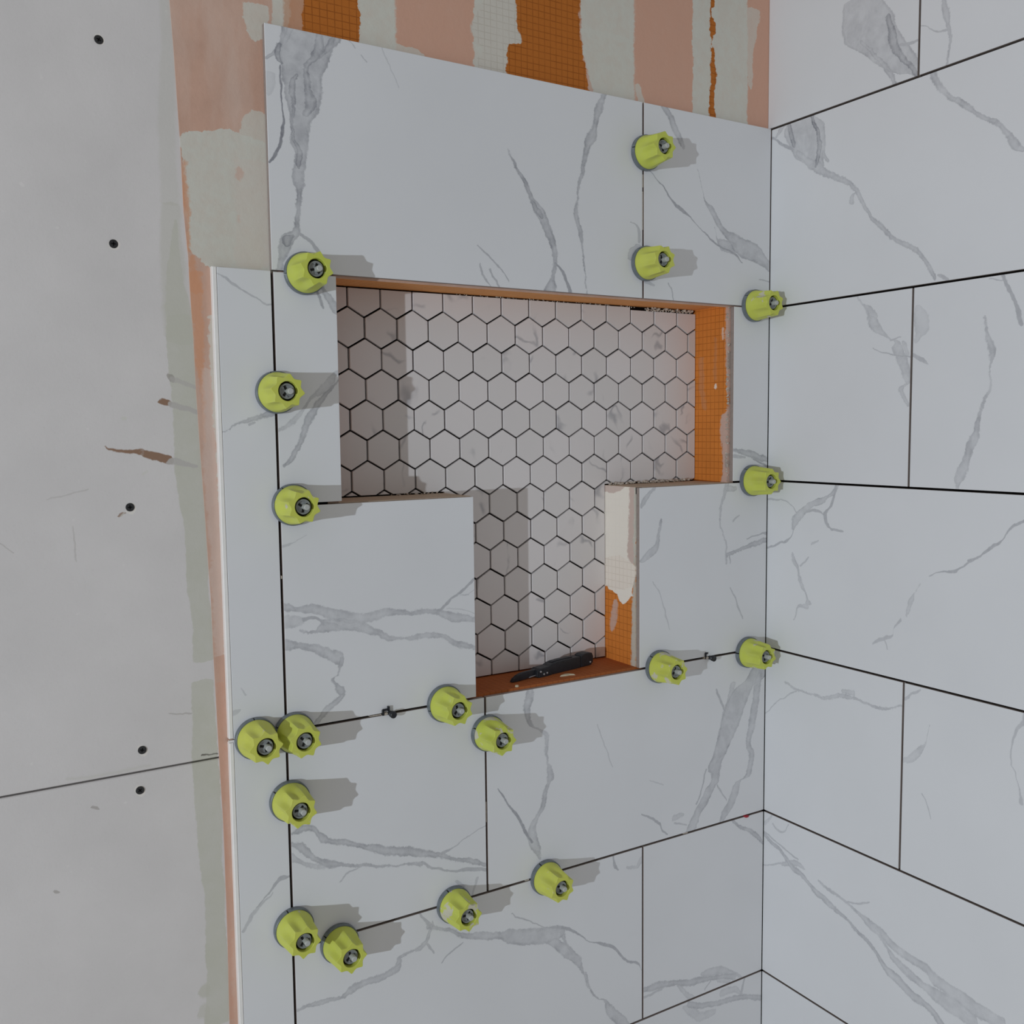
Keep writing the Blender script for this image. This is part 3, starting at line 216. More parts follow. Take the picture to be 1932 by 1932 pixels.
# ------------------------------------------------------------------ materials
TILE = lin(234, 235.5, 239, .86)
VEINC = lin(140, 142, 153, .68)
BODY = plain('porcelain body', lin(158, 146, 140, .92), .8, .1, vary=.08, scale=200)
def tile_material(key, ax, lim=((-9, 9), (-9, 9))):
    k = NT('marble tile ' + key, .42, .35)
    p = k.xyz()
    w = k.warp(p, (22, .006), (75, .0022), (240, .0008))
    s = k.sep(w); uv = (s[ax], s[2])
    streak = k.ramp(k.noise(k.warp(p, (15, .02)), 48, 4, .65), .3, .7, .5, 1.15)
    fine = k.ramp(k.noise(p, 130, 3, .6), .35, .75, .0, 1.0)
    jag = k.ramp(k.noise(p, 210, 3, .65), .3, .7, -.0013, .0013)
    band = k.ramp(k.noise(k.warp(p, (30, .012)), 34, 3, .6), .40, .60, .66, 1.0)
    tot = None
    for axis, st, pts in VEINS.get(key, []):
        pts = list(pts)
        for e, q in ((0, 1), (-1, -2)):
            a, c, w_ = pts[e]; edge_ = lim[axis][0 if e == 0 else 1]
            if abs(a - edge_) < .016:
                sl = (c - pts[q][1]) / (a - pts[q][0]); sl = max(-2, min(2, sl)); st_ = -.022 if e == 0 else .022
                pts.insert(0 if e == 0 else len(pts), (a + st_, c + sl * st_ * .6, w_))
        d, wm = k.stroke(uv, axis, pts, 0)
        thin = wm < .0042
        if not thin: d = k.math('ADD', d, jag)
        soft = .0007 if thin else .0011
        msk = k.ramp(d, -soft, soft * 1.4, 0, st, True)
        if not thin:
            ed = k.ramp(d, .0004, min(.006, wm * .7), 1.0, .60)
            msk = k.math('MULTIPLY', msk, k.math('MULTIPLY', k.math('MULTIPLY', ed, streak), band) if wm > .008 else k.math('MULTIPLY', ed, streak))
        else:
            msk = k.math('MULTIPLY', msk, k.ramp(fine, 0, 1, 1.0, .72))
        tot = msk if tot is None else k.math('MAXIMUM', tot, msk)
    cloud = k.ramp(k.noise(p, 5.5, 3, .5), .35, .75, 0, 1)
    base = k.mix(cloud, TILE, tuple(c * .965 for c in TILE[:3]) + (1,))
    if tot is not None: base = k.mix(k.math('MINIMUM', tot, 1.0), base, VEINC)
    k.color(base)
    return k.m

def hex_material():
    k = NT('hex marble', .42, .35)
    oi = k.n.new('ShaderNodeObjectInfo')
    p = k.xyz()
    rv = k.n.new('ShaderNodeCombineXYZ')
    r = oi.outputs['Random']
    k.put(rv.inputs[0], k.math('MULTIPLY', r, 37.0)); k.put(rv.inputs[1], k.math('MULTIPLY', r, 91.0)); k.put(rv.inputs[2], k.math('MULTIPLY', r, 53.0))
    q = k.vadd(p, rv.outputs[0])
    q = k.warp(q, (14, .02), (60, .004))
    n = k.noise(q, 9, 2, .5)
    v = k.math('ABSOLUTE', k.math('SUBTRACT', n, .5))
    line = k.ramp(v, .0, .022, 1, 0, True)
    gate = k.ramp(k.noise(q, 16, 2, .5), .52, .66, 0, 1, True)
    f = k.math('MULTIPLY', k.math('MULTIPLY', line, gate), .5)
    tone = k.mix(r, lin(234, 229, 229, .84), lin(226, 222, 221, .84))
    k.color(k.mix(f, tone, VEINC))
    return k.m

def smear_colors():
    return dict(
        pale=lin(221, 220, 210, .84), pink=lin(224, 206, 196, .88), pinkl=lin(214, 190, 180, .84), peach=lin(220, 174, 152, .86), peach2=lin(216, 162, 138, .86), pinkor=lin(206, 150, 112, .84),
        orange=lin(200, 118, 48, .80), orangel=lin(222, 162, 126, .87), mud=lin(208, 207, 195, .84), mudd=lin(207, 205, 194, .84), mudl=lin(198, 194, 190, .84),
        brown=lin(156, 126, 106, .84), grey=lin(168, 162, 155, .8), chalk=lin(240, 233, 222, .96), palem=lin(221, 216, 206, .84), chalkm=lin(240, 230, 218, .94), dark=lin(90, 84, 76, .7))
SM = smear_colors()

def membrane_material(name, key, ax, az, base, grid=(.0104, .0097, 0, 0), gridk=.62, full=True):
    """Orange waterproofing sheet with its printed grid and trowelled smears of thinset."""
    k = NT(name, .72, .18)
    p = k.xyz()
    w = k.warp(p, (9, .004), (45, .0038), (170, .0026), (420, .0012))
    s = k.sep(w); uv = (s[ax], s[az])
    col = k.mix(k.ramp(k.noise(p, 22, 4, .6), .3, .7), tuple(c * .93 for c in base[:3]) + (1,), tuple(min(1, c * 1.06) for c in base[:3]) + (1,))
    cover = 1.0 if full else 0.0
    if not full:
        cmb = k.n.new('ShaderNodeCombineXYZ'); q = k.sep(p)
        k.put(cmb.inputs[0], q[0]); k.put(cmb.inputs[1], q[1]); k.put(cmb.inputs[2], k.math('MULTIPLY', q[2], .22))
        col = k.mix(k.ramp(k.noise(cmb.outputs[0], 26, 4, .6), .38, .68, 0, .55), col, lin(224, 200, 186, .86))
        col = k.mix(k.ramp(k.noise(cmb.outputs[0], 11, 2, .5), .5, .68, 0, .45), col, lin(214, 162, 130, .84))
    for axis, st, ck, pts in PAINT.get(key, []):
        d, wm = k.stroke(uv, axis, pts, 0)
        sf = .0011 if ck in ('orange', 'chalk', 'pale') else .0024
        dn = k.math('ADD', d, k.ramp(k.noise(p, 160, 3, .6), .3, .7, -.0016, .0016))
        msk = k.ramp(dn, -sf, sf, 0, st, True)
        if wm > .006 and ck in ('pale', 'peach', 'pink', 'pinkor'):
            msk = k.math('MULTIPLY', msk, k.ramp(k.noise(p, 70, 4, .6), .3, .62, .84, 1))
        col = k.mix(msk, col, SM[ck])
        inv = k.math('SUBTRACT', 1.0, k.math('MULTIPLY', msk, .96))
        if ck in ('palem', 'chalkm'): cover = k.math('MAXIMUM', k.math('MULTIPLY', cover, k.math('SUBTRACT', 1.0, msk)), k.math('MULTIPLY', msk, .38))
        elif ck in ('orange',): cover = k.math('MAXIMUM', cover, msk)
        elif ck in ('orangel', 'pinkor'): pass
        else: cover = k.math('MULTIPLY', cover, inv)
    s2 = k.sep(p)
    lines = None
    for ch, per in ((ax, grid[0]), (az, grid[1])):
        m = k.math('PINGPONG', s2[ch], per / 2)
        l = k.ramp(m, .00035, .00075, 1, 0)
        lines = l if lines is None else k.math('MAXIMUM', lines, l)
    lines = k.math('MULTIPLY', lines, cover)
    lines = k.math('MULTIPLY', lines, k.ramp(k.noise(p, 60, 2, .5), .3, .6, .55, 1))
    dk = k.mix(1.0, col, (gridk, gridk * .9, gridk * .8, 1), 'MULTIPLY')
    k.color(k.mix(lines, col, dk))
    k.bump(k.math('ADD', k.noise(p, 140, 4, .65), k.math('MULTIPLY', k.noise(p, 18, 3, .5), 1.5)), .0008, .5)
    return k.m

def drywall_material():
    k = NT('drywall paper', .85, .12)
    p = k.xyz()
    base = lin(227, 223, 222, .84)
    w = k.warp(p, (10, .004), (60, .0026), (200, .0012))
    s = k.sep(w); uv = (s[0], s[2])
    col = k.mix(k.ramp(k.noise(p, 7, 4, .6), .3, .7), tuple(c * .945 for c in base[:3]) + (1,), tuple(c * 1.03 for c in base[:3]) + (1,))
    spk = k.ramp(k.noise(p, 420, 2, .6), .36, .26, 0, .10)
    col = k.mix(spk, col, lin(150, 146, 140))
    fl = k.ramp(k.noise(p, 90, 1, .4), .75, .82, 0, .16)
    col = k.mix(fl, col, lin(244, 240, 236))
    for axis, st, ck, pts in PAINT.get('DRY', []):
        d, wm = k.stroke(uv, axis, pts, 0)
        sf = .003 if ck == 'mudd' else .0009
        msk = k.ramp(d, -sf, sf, 0, st, True)
        if ck in ('mud',): msk = k.math('MULTIPLY', msk, k.ramp(k.noise(p, 30, 5, .65), .3, .65, .72, 1))
        if ck == 'brown':
            msk = k.math('MULTIPLY', msk, k.ramp(k.noise(p, 110, 3, .6), .3, .42, .75, 1))
        col = k.mix(msk, col, SM[ck])
    k.color(col)
    k.bump(k.noise(p, 260, 3, .6), .0004, .35)
    return k.m

def cap_material():
    k = NT('lime plastic', .48, .35)
    p = k.xyz()
    a = k.n.new('ShaderNodeAttribute'); a.attribute_type = 'OBJECT'; a.attribute_name = 'dirt'
    oi = k.n.new('ShaderNodeObjectInfo'); r = oi.outputs['Random']
    rv = k.n.new('ShaderNodeCombineXYZ'); k.put(rv.inputs[0], k.math('MULTIPLY', r, 17.0)); k.put(rv.inputs[2], k.math('MULTIPLY', r, 29.0))
    q = k.vadd(p, rv.outputs[0])
    base = k.mix(r, lin(206, 217, 92, .84), lin(214, 219, 98, .84))
    haze = k.ramp(k.noise(q, 70, 4, .6), .45, .75, 0, .22)
    col = k.mix(haze, base, lin(214, 216, 150, .8))
    big = k.noise(k.warp(q, (90, .006)), 42, 3, .55)
    th = k.math('MULTIPLY_ADD', a.outputs['Fac'], -.25, .715)
    smu = k.ramp(big, th, k.math('ADD', th, .03), 0, .85)
    col = k.mix(smu, col, lin(212, 206, 196, .85))
    spk = k.ramp(k.noise(q, 330, 2, .6), .74, .78, 0, .5)
    col = k.mix(spk, col, lin(220, 216, 200, .85))
    k.color(col)
    return k.m

M_TH = plain('thinset with joint shade', lin(38, 33, 31, .4), .9, .03, vary=.3, scale=120)  # near-black colour stands in for the shade deep in the open joints
M_CAP = cap_material()
M_RING = plain('grey translucent ring', lin(122, 130, 136, .74), .4, .4, vary=.2, scale=110)
M_INS = plain('grey insert', lin(146, 150, 150, .85), .5, .3)
M_INSD = plain('insert recess shade', lin(34, 34, 32, .7), .6, .2)  # dark colour paints the shade in the insert's slots and gap
M_STEM = plain('pale grey stem', lin(194, 197, 193, .82), .45, .3)
M_WHITE = plain('white edge profile', lin(240, 238, 236, .95), .4, .35, vary=.03)
M_BLACK = plain('black steel', lin(48, 48, 50, .8), .5, .4)
M_SHADE = plain('screw recess shade', lin(16, 16, 17, .6), .7, .1)  # painted shade for the cross in the screw heads
M_BLKP = plain('black plastic', lin(40, 42, 48, .75), .42, .4, vary=.25, scale=150)
M_SILVER = plain('worn steel', lin(190, 192, 196), .35, .5, metal=.7)
M_CRUMB = plain('dried thinset', lin(206, 196, 184, .8), .9, .05, vary=.2, scale=300)
M_RED = plain('red plastic', lin(176, 40, 52, .8), .4, .4)
M_BONE = plain('pale plastic scrap', lin(206, 198, 172, .85), .6, .2)
M_HEX = hex_material()
M_DRY = drywall_material()
ORB = lin(222, 134, 58, .88)
M_MEM = membrane_material('membrane on wall', 'MEM', 0, 2, lin(216, 176, 156, .83), full=False)
M_LS = membrane_material('membrane side upper', 'LNU', 1, 2, ORB, (.0105, .0117, 0, 0))
M_LL = membrane_material('membrane side lower', 'LNR', 1, 2, ORB, (.0105, .0117, 0, 0))
M_LF = membrane_material('membrane flat', 'LNF', 0, 1, lin(186, 108, 60, .80), (.0105, .0105, 0, 0), .72)
M_LC = membrane_material('membrane ceiling', 'LNC', 0, 1, lin(232, 166, 104, .95), (.0105, .0105, 0, 0), .88)
M_LSH = membrane_material('membrane shelf', 'LSH', 0, 1, lin(204, 186, 166, .84), (.0105, .0105, 0, 0), .9)

# ------------------------------------------------------------------ setting: back wall
zA, zB, zC, zD, zE, zF = .6141, .3057, -.0001, -.3054, -.6132, -.9235
g = .0018
XL, XV, XM = -.8994, -.2861, -.5910
YJ = -.2918

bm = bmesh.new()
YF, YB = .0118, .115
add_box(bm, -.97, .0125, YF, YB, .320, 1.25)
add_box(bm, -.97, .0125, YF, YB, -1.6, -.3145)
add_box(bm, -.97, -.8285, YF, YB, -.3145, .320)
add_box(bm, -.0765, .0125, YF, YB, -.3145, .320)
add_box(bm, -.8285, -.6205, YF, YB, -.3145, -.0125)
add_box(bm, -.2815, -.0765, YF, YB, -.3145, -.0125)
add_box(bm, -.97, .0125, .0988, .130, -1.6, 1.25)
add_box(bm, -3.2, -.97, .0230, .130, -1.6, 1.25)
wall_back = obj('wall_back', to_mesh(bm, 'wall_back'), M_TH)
wall_back['kind'] = 'structure'

# drywall: two boards with an open joint between them
bm = bmesh.new(); zj = -.3280
def board(name, z0, z1):
    bm = bmesh.new(); vs, fs = add_box(bm, -3.2, -.975, .0100, .0228, z0, z1)
    bevel_front(bm, .0012, lambda e: all(v.co.y < .0101 for v in e.verts) and abs(e.verts[0].co.z - e.verts[1].co.z) < 1e-5)
    return obj(name, to_mesh(bm, name), M_DRY, wall_back)
dry_up = board('drywall_panel', zj + .0012, 1.25)
dry_lo = board('drywall_panel', -1.6, zj - .0012)
dry_up['label'] = 'upper grey drywall board'; dry_lo['label'] = 'lower grey drywall board'

def screw_mesh():
    bm = bmesh.new()
    R = .0052
    rings = add_lathe(bm, [(R * .35, -.006), (R * .98, -.0008), (R, -.0002), (R * .92, .0001), (R * .5, .0001)], 20)
    cap_ring(bm, rings[0]); 
    # cross recess: raised plus, its shade put into a near-black colour
    cap_ring(bm, rings[-1])
    for w, h in ((.0026, .0006), (.0006, .0026)):
        add_box(bm, -w, w, -.00025, .001, -h, h, 1)
    return to_mesh(bm, 'screw')
sm = screw_mesh()
for x, z, p in ((-1.0955, .5588, dry_up), (-1.0893, .3240, dry_up), (-1.0841, .0066, dry_up), (-1.0826, -.3000, dry_up), (-1.0873, -.3512, dry_lo)):
    o = obj('drywall_screw', sm, [M_BLACK, M_SHADE], p, (x, .0092, z)); o.rotation_euler = (random.uniform(-.12, .12), random.random() * 3, random.uniform(-.12, .12))

# membrane sheet glued over the drywall edge, runs up behind the tiles
bm = bmesh.new()
edge = [(-1.018, 1.25)] + MEMBRANE_EDGE + [(-.9900, -1.6)]
ed = []
for (x0, z0), (x1, z1) in zip(edge[:-1], edge[1:]):
    ed.append((x0, z0))
    if z0 > .303 > z1: t = (z0 - .303) / (z0 - z1); ed.append((x0 + (x1 - x0) * t, .303))
ed.append(edge[-1])
def strip(bm, ed, xr, y0, y1):
    F = [bm.verts.new((x, y0, z)) for x, z in ed]; FR = [bm.verts.new((xr, y0, z)) for x, z in ed]
    B = [bm.verts.new((x, y1, z)) for x, z in ed]
    for i in range(len(ed) - 1):
        bm.faces.new((F[i], FR[i], FR[i + 1], F[i + 1])); bm.faces.new((F[i], F[i + 1], B[i + 1], B[i]))
strip(bm, [e for e in ed if e[1] >= .3029], .0125, .0090, .0120)
strip(bm, [e for e in ed if e[1] <= .3031], -.9600, .0090, .0120)
me = bpy.data.meshes.new('membrane_sheet'); bm.to_mesh(me); bm.free()
mem = obj('membrane_sheet', me, M_MEM, wall_back); mem['label'] = 'orange waterproof sheet smeared with pale thinset'

# niche lining boards
def lining(x0, x1, y0, y1, z0, z1, mat, label=None):
    o = obj('niche_lining', box_mesh('niche_lining', x0, x1, y0, y1, z0, z1), mat, wall_back)
    if label: o['label'] = label
lining(-.8285, -.0765, .0088, .0990, .3070, .3200, M_LC, 'orange lining on the niche ceiling')
lining(-.0900, -.0765, .0092, .0990, -.0010, .3070, M_LS, 'orange gridded lining on the upper right side')
lining(-.2948, -.0765, .0088, .0990, -.0125, -.0010, M_LSH)
lining(-.8285, -.6065, .0088, .0990, -.0125, -.0010, M_LSH)
lining(-.2950, -.2815, .0088, .0990, -.3030, -.0014, M_LL, 'lower right side lining, pale above and orange below')
lining(-.6205, -.2815, .0088, .0990, -.3145, -.3030, M_LF, 'orange lining on the niche floor')
lining(-.8285, -.8130, .0088, .0990, -.0010, .3070, M_LS)
lining(-.6205, -.6075, .0088, .0990, -.3030, -.0125, M_LL)

# marble wall tiles: each its own part, glazed face and porcelain edges
def wall_tile(key, ax, a0, a1, z0, z1, parent):
    bm = bmesh.new()
    if ax == 0: vs, fs = add_box(bm, a0, a1, 0, .0086, z0, z1, 1); front = lambda v: v.co.y < 1e-5
    else: vs, fs = add_box(bm, 0, .0086, a0, a1, z0, z1, 1); front = lambda v: v.co.x < 1e-5
    for f in bm.faces:
        if all(front(v) for v in f.verts): f.material_index = 0
    bevel_front(bm, .0005, lambda e: all(front(v) for v in e.verts))
    for f in bm.faces:
        if any(front(v) for v in f.verts): f.material_index = 0
    me = to_mesh(bm, 'wall_tile')
    return obj('wall_tile', me, [tile_material(key, ax, ((a0, a1), (z0, z1))), BODY], parent)
XR = -.0012
for key, x0, x1, z0, z1 in (
    ('T1', XL, XV - g, zB + .0006, zA), ('T2', XV + g, XR, zB + .0006, zA),
    ('S1', -.9703, XL - g, zD + g, zB - .001), ('S2', -.9703, XL - g, zD - .6125, zD - g),
    ('NL', XL + g, -.8120, zC + g, zB - g), ('NR', -.0850, XR, zC + g, zB - g),
    ('DL', XL + g, -.6065, zD + g, zC - g), ('DR', -.2934, XR, zD + g, zC - g),
    ('EL', XL + g, XM - g, zE + g, zD - g), ('ER', XM + g, XR, zE + g, zD - g),
    ('F1', XL + g, XV - g, zF + g, zE - g), ('F2', XV + g, XR, zF + g, zE - g),
    ('G1', XL + g, XM - g, zF - .308, zF - g), ('G2', XM + g, XR, zF - .308, zF - g)):
    wall_tile(key, 0, x0, x1, z0, z1, wall_back)

# white edge profile on the free side of the strip tiles, cut in two at the joint
for i, (z0, z1) in enumerate(((zD + .0028, zB - .0008), (-1.25, zD - .0028))):
    bm = bmesh.new(); add_box(bm, -.9762, -.9706, -.0004, .0090, z0, z1)
    bevel_front(bm, .0008, lambda e: all(v.co.y < 0 for v in e.verts))
    t = obj('trim_%d' % (i + 1), to_mesh(bm, 'trim'), M_WHITE); t['kind'] = 'structure'

# hexagon mosaic on the niche back
HP, RP = .05207, .0450
def hexagon(cx, cz, w):
    R = w / math.sqrt(3)
    return [(cx + R * math.sin(PI / 3 * i), cz + R * math.cos(PI / 3 * i)) for i in range(6)]
def clip(poly, ax, lim, keep_gt):
    out = []
    for i in range(len(poly)):
        a, b = poly[i], poly[(i + 1) % len(poly)]
        ia, ib = (a[ax] > lim) == keep_gt, (b[ax] > lim) == keep_gt
        if ia: out.append(a)
        if ia != ib:
            t = (lim - a[ax]) / (b[ax] - a[ax]); out.append((a[0] + (b[0] - a[0]) * t, a[1] + (b[1] - a[1]) * t))
    return out
def area(p): return abs(sum(p[i][0] * p[(i + 1) % len(p)][1] - p[(i + 1) % len(p)][0] * p[i][1] for i in range(len(p)))) / 2
def hex_mesh(poly):
    cx = sum(p[0] for p in poly) / len(poly); cz = sum(p[1] for p in poly) / len(poly)
    bm = bmesh.new(); b = .0005
    def ring(y, k): return [bm.verts.new((cx + (x - cx) * k, y, cz + (z - cz) * k)) for x, z in poly]
    B = ring(.0060, 1); Fm = ring(.0005, 1); Ft = ring(0, .982)
    n = len(poly)
    for P, Q in ((B, Fm), (Fm, Ft)):
        for i in range(n): bm.faces.new((P[i], P[(i + 1) % n], Q[(i + 1) % n], Q[i]))
    bm.faces.new(Ft); bm.faces.new(B)
    return to_mesh(bm, 'hex_tile')
full = hex_mesh(hexagon(0, 0, HP - .0028))
rnd = random.Random(3)
for r in range(-1, 13):
    z = .2478 - RP * r
    for c in range(-3, 14):
        x = -.70757 + HP * c + (HP / 2 if r % 2 else 0)
        P = hexagon(x, z, HP - .0028)
        hi = .3045 if x < -.24 else .3000
        over = min(-.2962, x + HP / 2) - max(-.6070, x - HP / 2)
        if z > .03: xl, xh, lo = -.8122, -.0912, .0012
        elif z > 0: xl, xh, lo = -.8122, -.0912, (-.3008 if over > HP * .55 else .0012)
        elif over > .006: xl, xh, lo = -.6070, -.2962, -.3008
        else: xl, xh, lo = -.8122, -.0912, .0012
        Q = clip(clip(clip(clip(P, 0, xl, True), 0, xh, False), 1, lo, True), 1, hi, False)
        if len(Q) < 3 or area(Q) < 2.5e-5: continue
        if z < 0 and (x < -.632 or x > -.27) and area(Q) < 2.5e-5: continue
        if -.03 < z < 0 and over > .006 and (x < -.6 or x > -.31):
            T_ = clip(clip(P, 1, .0012, True), 0, -.2962 if x > -.4 else -.6070, x > -.4)
            if len(T_) > 2 and area(T_) > 6e-6: obj('hex_tile', hex_mesh([(a - x, b - z) for a, b in T_]), M_HEX, wall_back, (x, .0921, z))
        jx, jz, jy = rnd.uniform(-.00025, .00025), rnd.uniform(-.00025, .00025), rnd.uniform(-.0002, .0002)
        if len(Q) == 6 and abs(area(Q) - area(P)) < 1e-9:
            o = obj('hex_tile', full, M_HEX, wall_back, (x + jx, .0921 + jy, z + jz)); o.rotation_euler[1] = rnd.uniform(-.006, .006)
        else:
            me = hex_mesh([(a - x, b - z) for a, b in Q]); obj('hex_tile', me, M_HEX, wall_back, (x, .0921 + jy, z))

# ragged beads of squeezed-out thinset along the mosaic's cut edges
def crumbs(name, spots):
    bm = bmesh.new()
    for x, y, z, s in spots:
        r = bmesh.ops.create_icosphere(bm, subdivisions=1, radius=s)
        k = (random.uniform(.7, 1.8), random.uniform(.6, 1.2), random.uniform(.5, 1.1))
        for v in r['verts']: v.co = Vector((x + v.co.x * k[0], y + v.co.y * k[1], z + v.co.z * k[2])) + Vector([random.uniform(-.25, .25) * s for _ in range(3)])
    o = obj(name, to_mesh(bm, name), M_CRUMB, wall_back); o['kind'] = 'stuff'
sp = [(random.uniform(-.205, -.098), random.uniform(.089, .096), random.uniform(.3005, .3058), random.uniform(.0008, .0024)) for _ in range(110)]
sp += [(random.uniform(-.58, -.22), .0925, random.uniform(.3042, .3062), random.uniform(.0005, .0011)) for _ in range(90)]
crumbs('thinset_crumbs', sp)
sp = [(random.uniform(-.29, -.11), random.uniform(.082, .0915), random.uniform(-.0006, .0028), random.uniform(.0010, .0028)) for _ in range(130)]
sp += [(random.uniform(-.70, -.62), random.uniform(.08, .092), random.uniform(-.0008, .0012), random.uniform(.0005, .0015)) for _ in range(40)]
crumbs('thinset_crumbs', sp)
sp = [(random.uniform(-.0905, -.0885), random.uniform(.0082, .0125), random.uniform(.0, .306), random.uniform(.001, .0022)) for _ in range(150)]
crumbs('thinset_crumbs', sp)

# thin smears of thinset left in a few open joints
jm = bmesh.new()
for x0, x1, z0, z1 in ((-.778, -.7475, -.3062, -.3048), (XV - .0011, XV + .0005, .415, .475), (XV - .0008, XV + .0011, .482, .502), (XM - .0009, XM + .0002, -.502, -.470), (-.634, -.629, zE - .001, zE + .001), (-.522, -.515, zE - .001, zE + .001), (-.195, -.185, zE - .0008, zE + .001), (XL - .0006, XL + .0012, -.098, -.094)):
    add_box(jm, x0, x1, .0012, .0080, z0, z1)
o = obj('thinset_smear', to_mesh(jm, 'thinset_smear'), M_CRUMB, wall_back); o['kind'] = 'stuff'

# ------------------------------------------------------------------ setting: right wall
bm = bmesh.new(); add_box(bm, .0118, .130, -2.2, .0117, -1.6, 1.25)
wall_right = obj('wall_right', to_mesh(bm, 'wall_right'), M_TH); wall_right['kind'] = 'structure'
YC = .0086
for key, y0, y1, z0, z1 in (
    ('R0a', YJ + g, YC, zA + g, .920), ('R0b', YJ - .6125 + g, YJ - g, zA + g, .920),
    ('R1', -.598 + g, -.0002, zB + g, zA - g), ('R1x', -1.2105 + g, -.598 - g, zB + g, zA - g),
    ('R2a', YJ + g, -.0002, zC + g, zB - g), ('R2b', YJ - .6125 + g, YJ - g, zC + g, zB - g),
    ('R3', -.598 + g, -.0002, zD + g, zC - g), ('R3x', -1.2105 + g, -.598 - g, zD + g, zC - g),
    ('R4a', YJ + g, -.0002, zE + g, zD - g), ('R4b', YJ - .6125 + g, YJ - g, zE + g, zD - g),
    ('R5', -.598 + g, -.0002, zF + g, zE - g), ('R5x', -1.2105 + g, -.598 - g, zF + g, zE - g),
    ('R6a', YJ + g, -.0002, zF - .308, zF - g), ('R6b', YJ - .6125 + g, YJ - g, zF - .308, zF - g)):
    wall_tile(key, 1, y0, y1, z0, z1, wall_right)

# ------------------------------------------------------------------ tile levelling caps
H = .0500
def cap_mesh():
    bm = bmesh.new()
    def rf(r, h, a):
        k = max(0, min(1, (h - .011) / .024)); k = k * k * (3 - 2 * k)
        if h > H + 1e-6 or r < .0185: k = 0
        sc = math.sqrt(math.cos(4 * a) ** 2 + .012)
        return r - .0050 * k * sc
    prof = [(.0235, .0080), (.0259, .0080), (.0260, .0095), (.0256, .0115)]
    for i in range(1, 9):
        t = i / 8; prof.append((.0256 - .0028 * t, .0115 + (H - .0120) * t))
    prof += [(.0224, H), (.0131, H), (.0126, H - .0006), (.0123, H - .009)]
    r = add_lathe(bm, prof, 96, rfun=rf)
    me = to_mesh(bm, 'cap')
    for p in me.polygons: p.use_smooth = True
    try: me.set_sharp_from_angle(angle=math.radians(28))
    except Exception: pass
    return me
def ring_mesh():
    bm = bmesh.new()
    gap = .035
    rings = add_lathe(bm, [(.0190, 0), (.0276, 0), (.0279, .0012), (.0277, .0074), (.0270, .0080), (.0190, .0080)], 60, a0=gap, a1=2 * PI - gap)
    for i in (0, -1): bm.faces.new([r[i] for r in rings])
    return to_mesh(bm, 'base_ring')
def insert_mesh():
    bm = bmesh.new()
    add_lathe(bm, [(.0123, H - .0120), (.0098, H - .0120)], 28, mat=1)
    add_lathe(bm, [(.0101, H - .0120), (.0101, H - .0046), (.0096, H - .0040), (.0083, H - .0040), (.0078, H - .0048), (.0072, H - .0062), (.0001, H - .0066)], 32)
    for i in range(3):
        a = i * 2 * PI / 3 + .5
        vs, fs = add_box(bm, .0020, .0072, -(H - .0058), -(H - .0120), -.0014, .0015, 1)  # slot drawn as a slightly proud dark block, shade in its colour
        vs2, fs2 = add_box(bm, .0050, .0078, -(H - .0046), -(H - .0120), .0022, .0052, 0)
        for v in vs + vs2:
            x, z = v.co.x, v.co.z
            v.co.x, v.co.z = x * math.cos(a) - z * math.sin(a), x * math.sin(a) + z * math.cos(a)
    return to_mesh(bm, 'insert')
def stem_mesh():
    bm = bmesh.new()
    r = add_lathe(bm, [(.0039, -.005), (.0039, H - .0004), (.0039, H + .0036), (.0031, H + .0044)], 14)
    cap_ring(bm, r[-1])
    return to_mesh(bm, 'stem')
MC, MR, MI, MS = cap_mesh(), ring_mesh(), insert_mesh(), stem_mesh()
G = 'lime tile levelling caps screwed over the joints'
CAPS = [
 (-.8565, .3040, 10, .1, 'lime levelling cap covering the upper left corner of the niche opening'),
 (-.8994, .1483, 15, .25, 'lime levelling cap on the left vertical joint, level with the middle of the upper niche'),
 (-.8825, .0003, 5, .3, 'lime levelling cap at shelf height just left of the lower left niche corner'),
 (-.9422, -.3065, 26, .1, 'scuffed lime levelling cap touching the white edge trim'),
 (-.8900, -.3080, 4, 0, 'lime levelling cap where left vertical joint meets the niche floor joint'),
 (-.8990, -.4008, 7.7, .15, 'lime levelling cap standing alone just under the touching pair at left'),
 (-.8990, -.5796, 14, .1, 'lowest lime levelling cap on the left vertical joint'),
 (-.8340, -.6213, 20, .1, 'lime levelling cap in bottom left corner half shaded by its left neighbour'),
 (-.6615, -.3040, 0, .15, 'lime levelling cap by the lower left corner of the niche floor'),
 (-.5890, -.3613, 16, .62, 'lime levelling cap with a white thinset smear on its flank, below the niche floor'),
 (-.6518, -.6146, 24, .6, 'thinset spotted lime levelling cap left of the vertical joint foot on lower joint'),
 (-.4858, -.6150, 0, .2, 'lime levelling cap furthest right on the lowest capped joint'),
 (-.2836, .5347, 22, .15, 'topmost lime levelling cap, on the short vertical joint near the membrane'),
 (-.2836, .3610, 0, .1, 'lime levelling cap on the vertical joint just above the niche ceiling'),
 (-.0405, .3072, 0, .35, 'dusty lime levelling cap at upper right niche corner against the side wall'),
 (-.0417, .0013, 20, .1, 'lime levelling cap beside side wall at the right end of niche shelf'),
 (-.0480, -.3078, 8, .3, 'lime levelling cap beside side wall in line with the niche floor'),
 (-.2540, -.3055, 30, .58, 'lime levelling cap with whitened rim just right of the niche floor corner'),
]
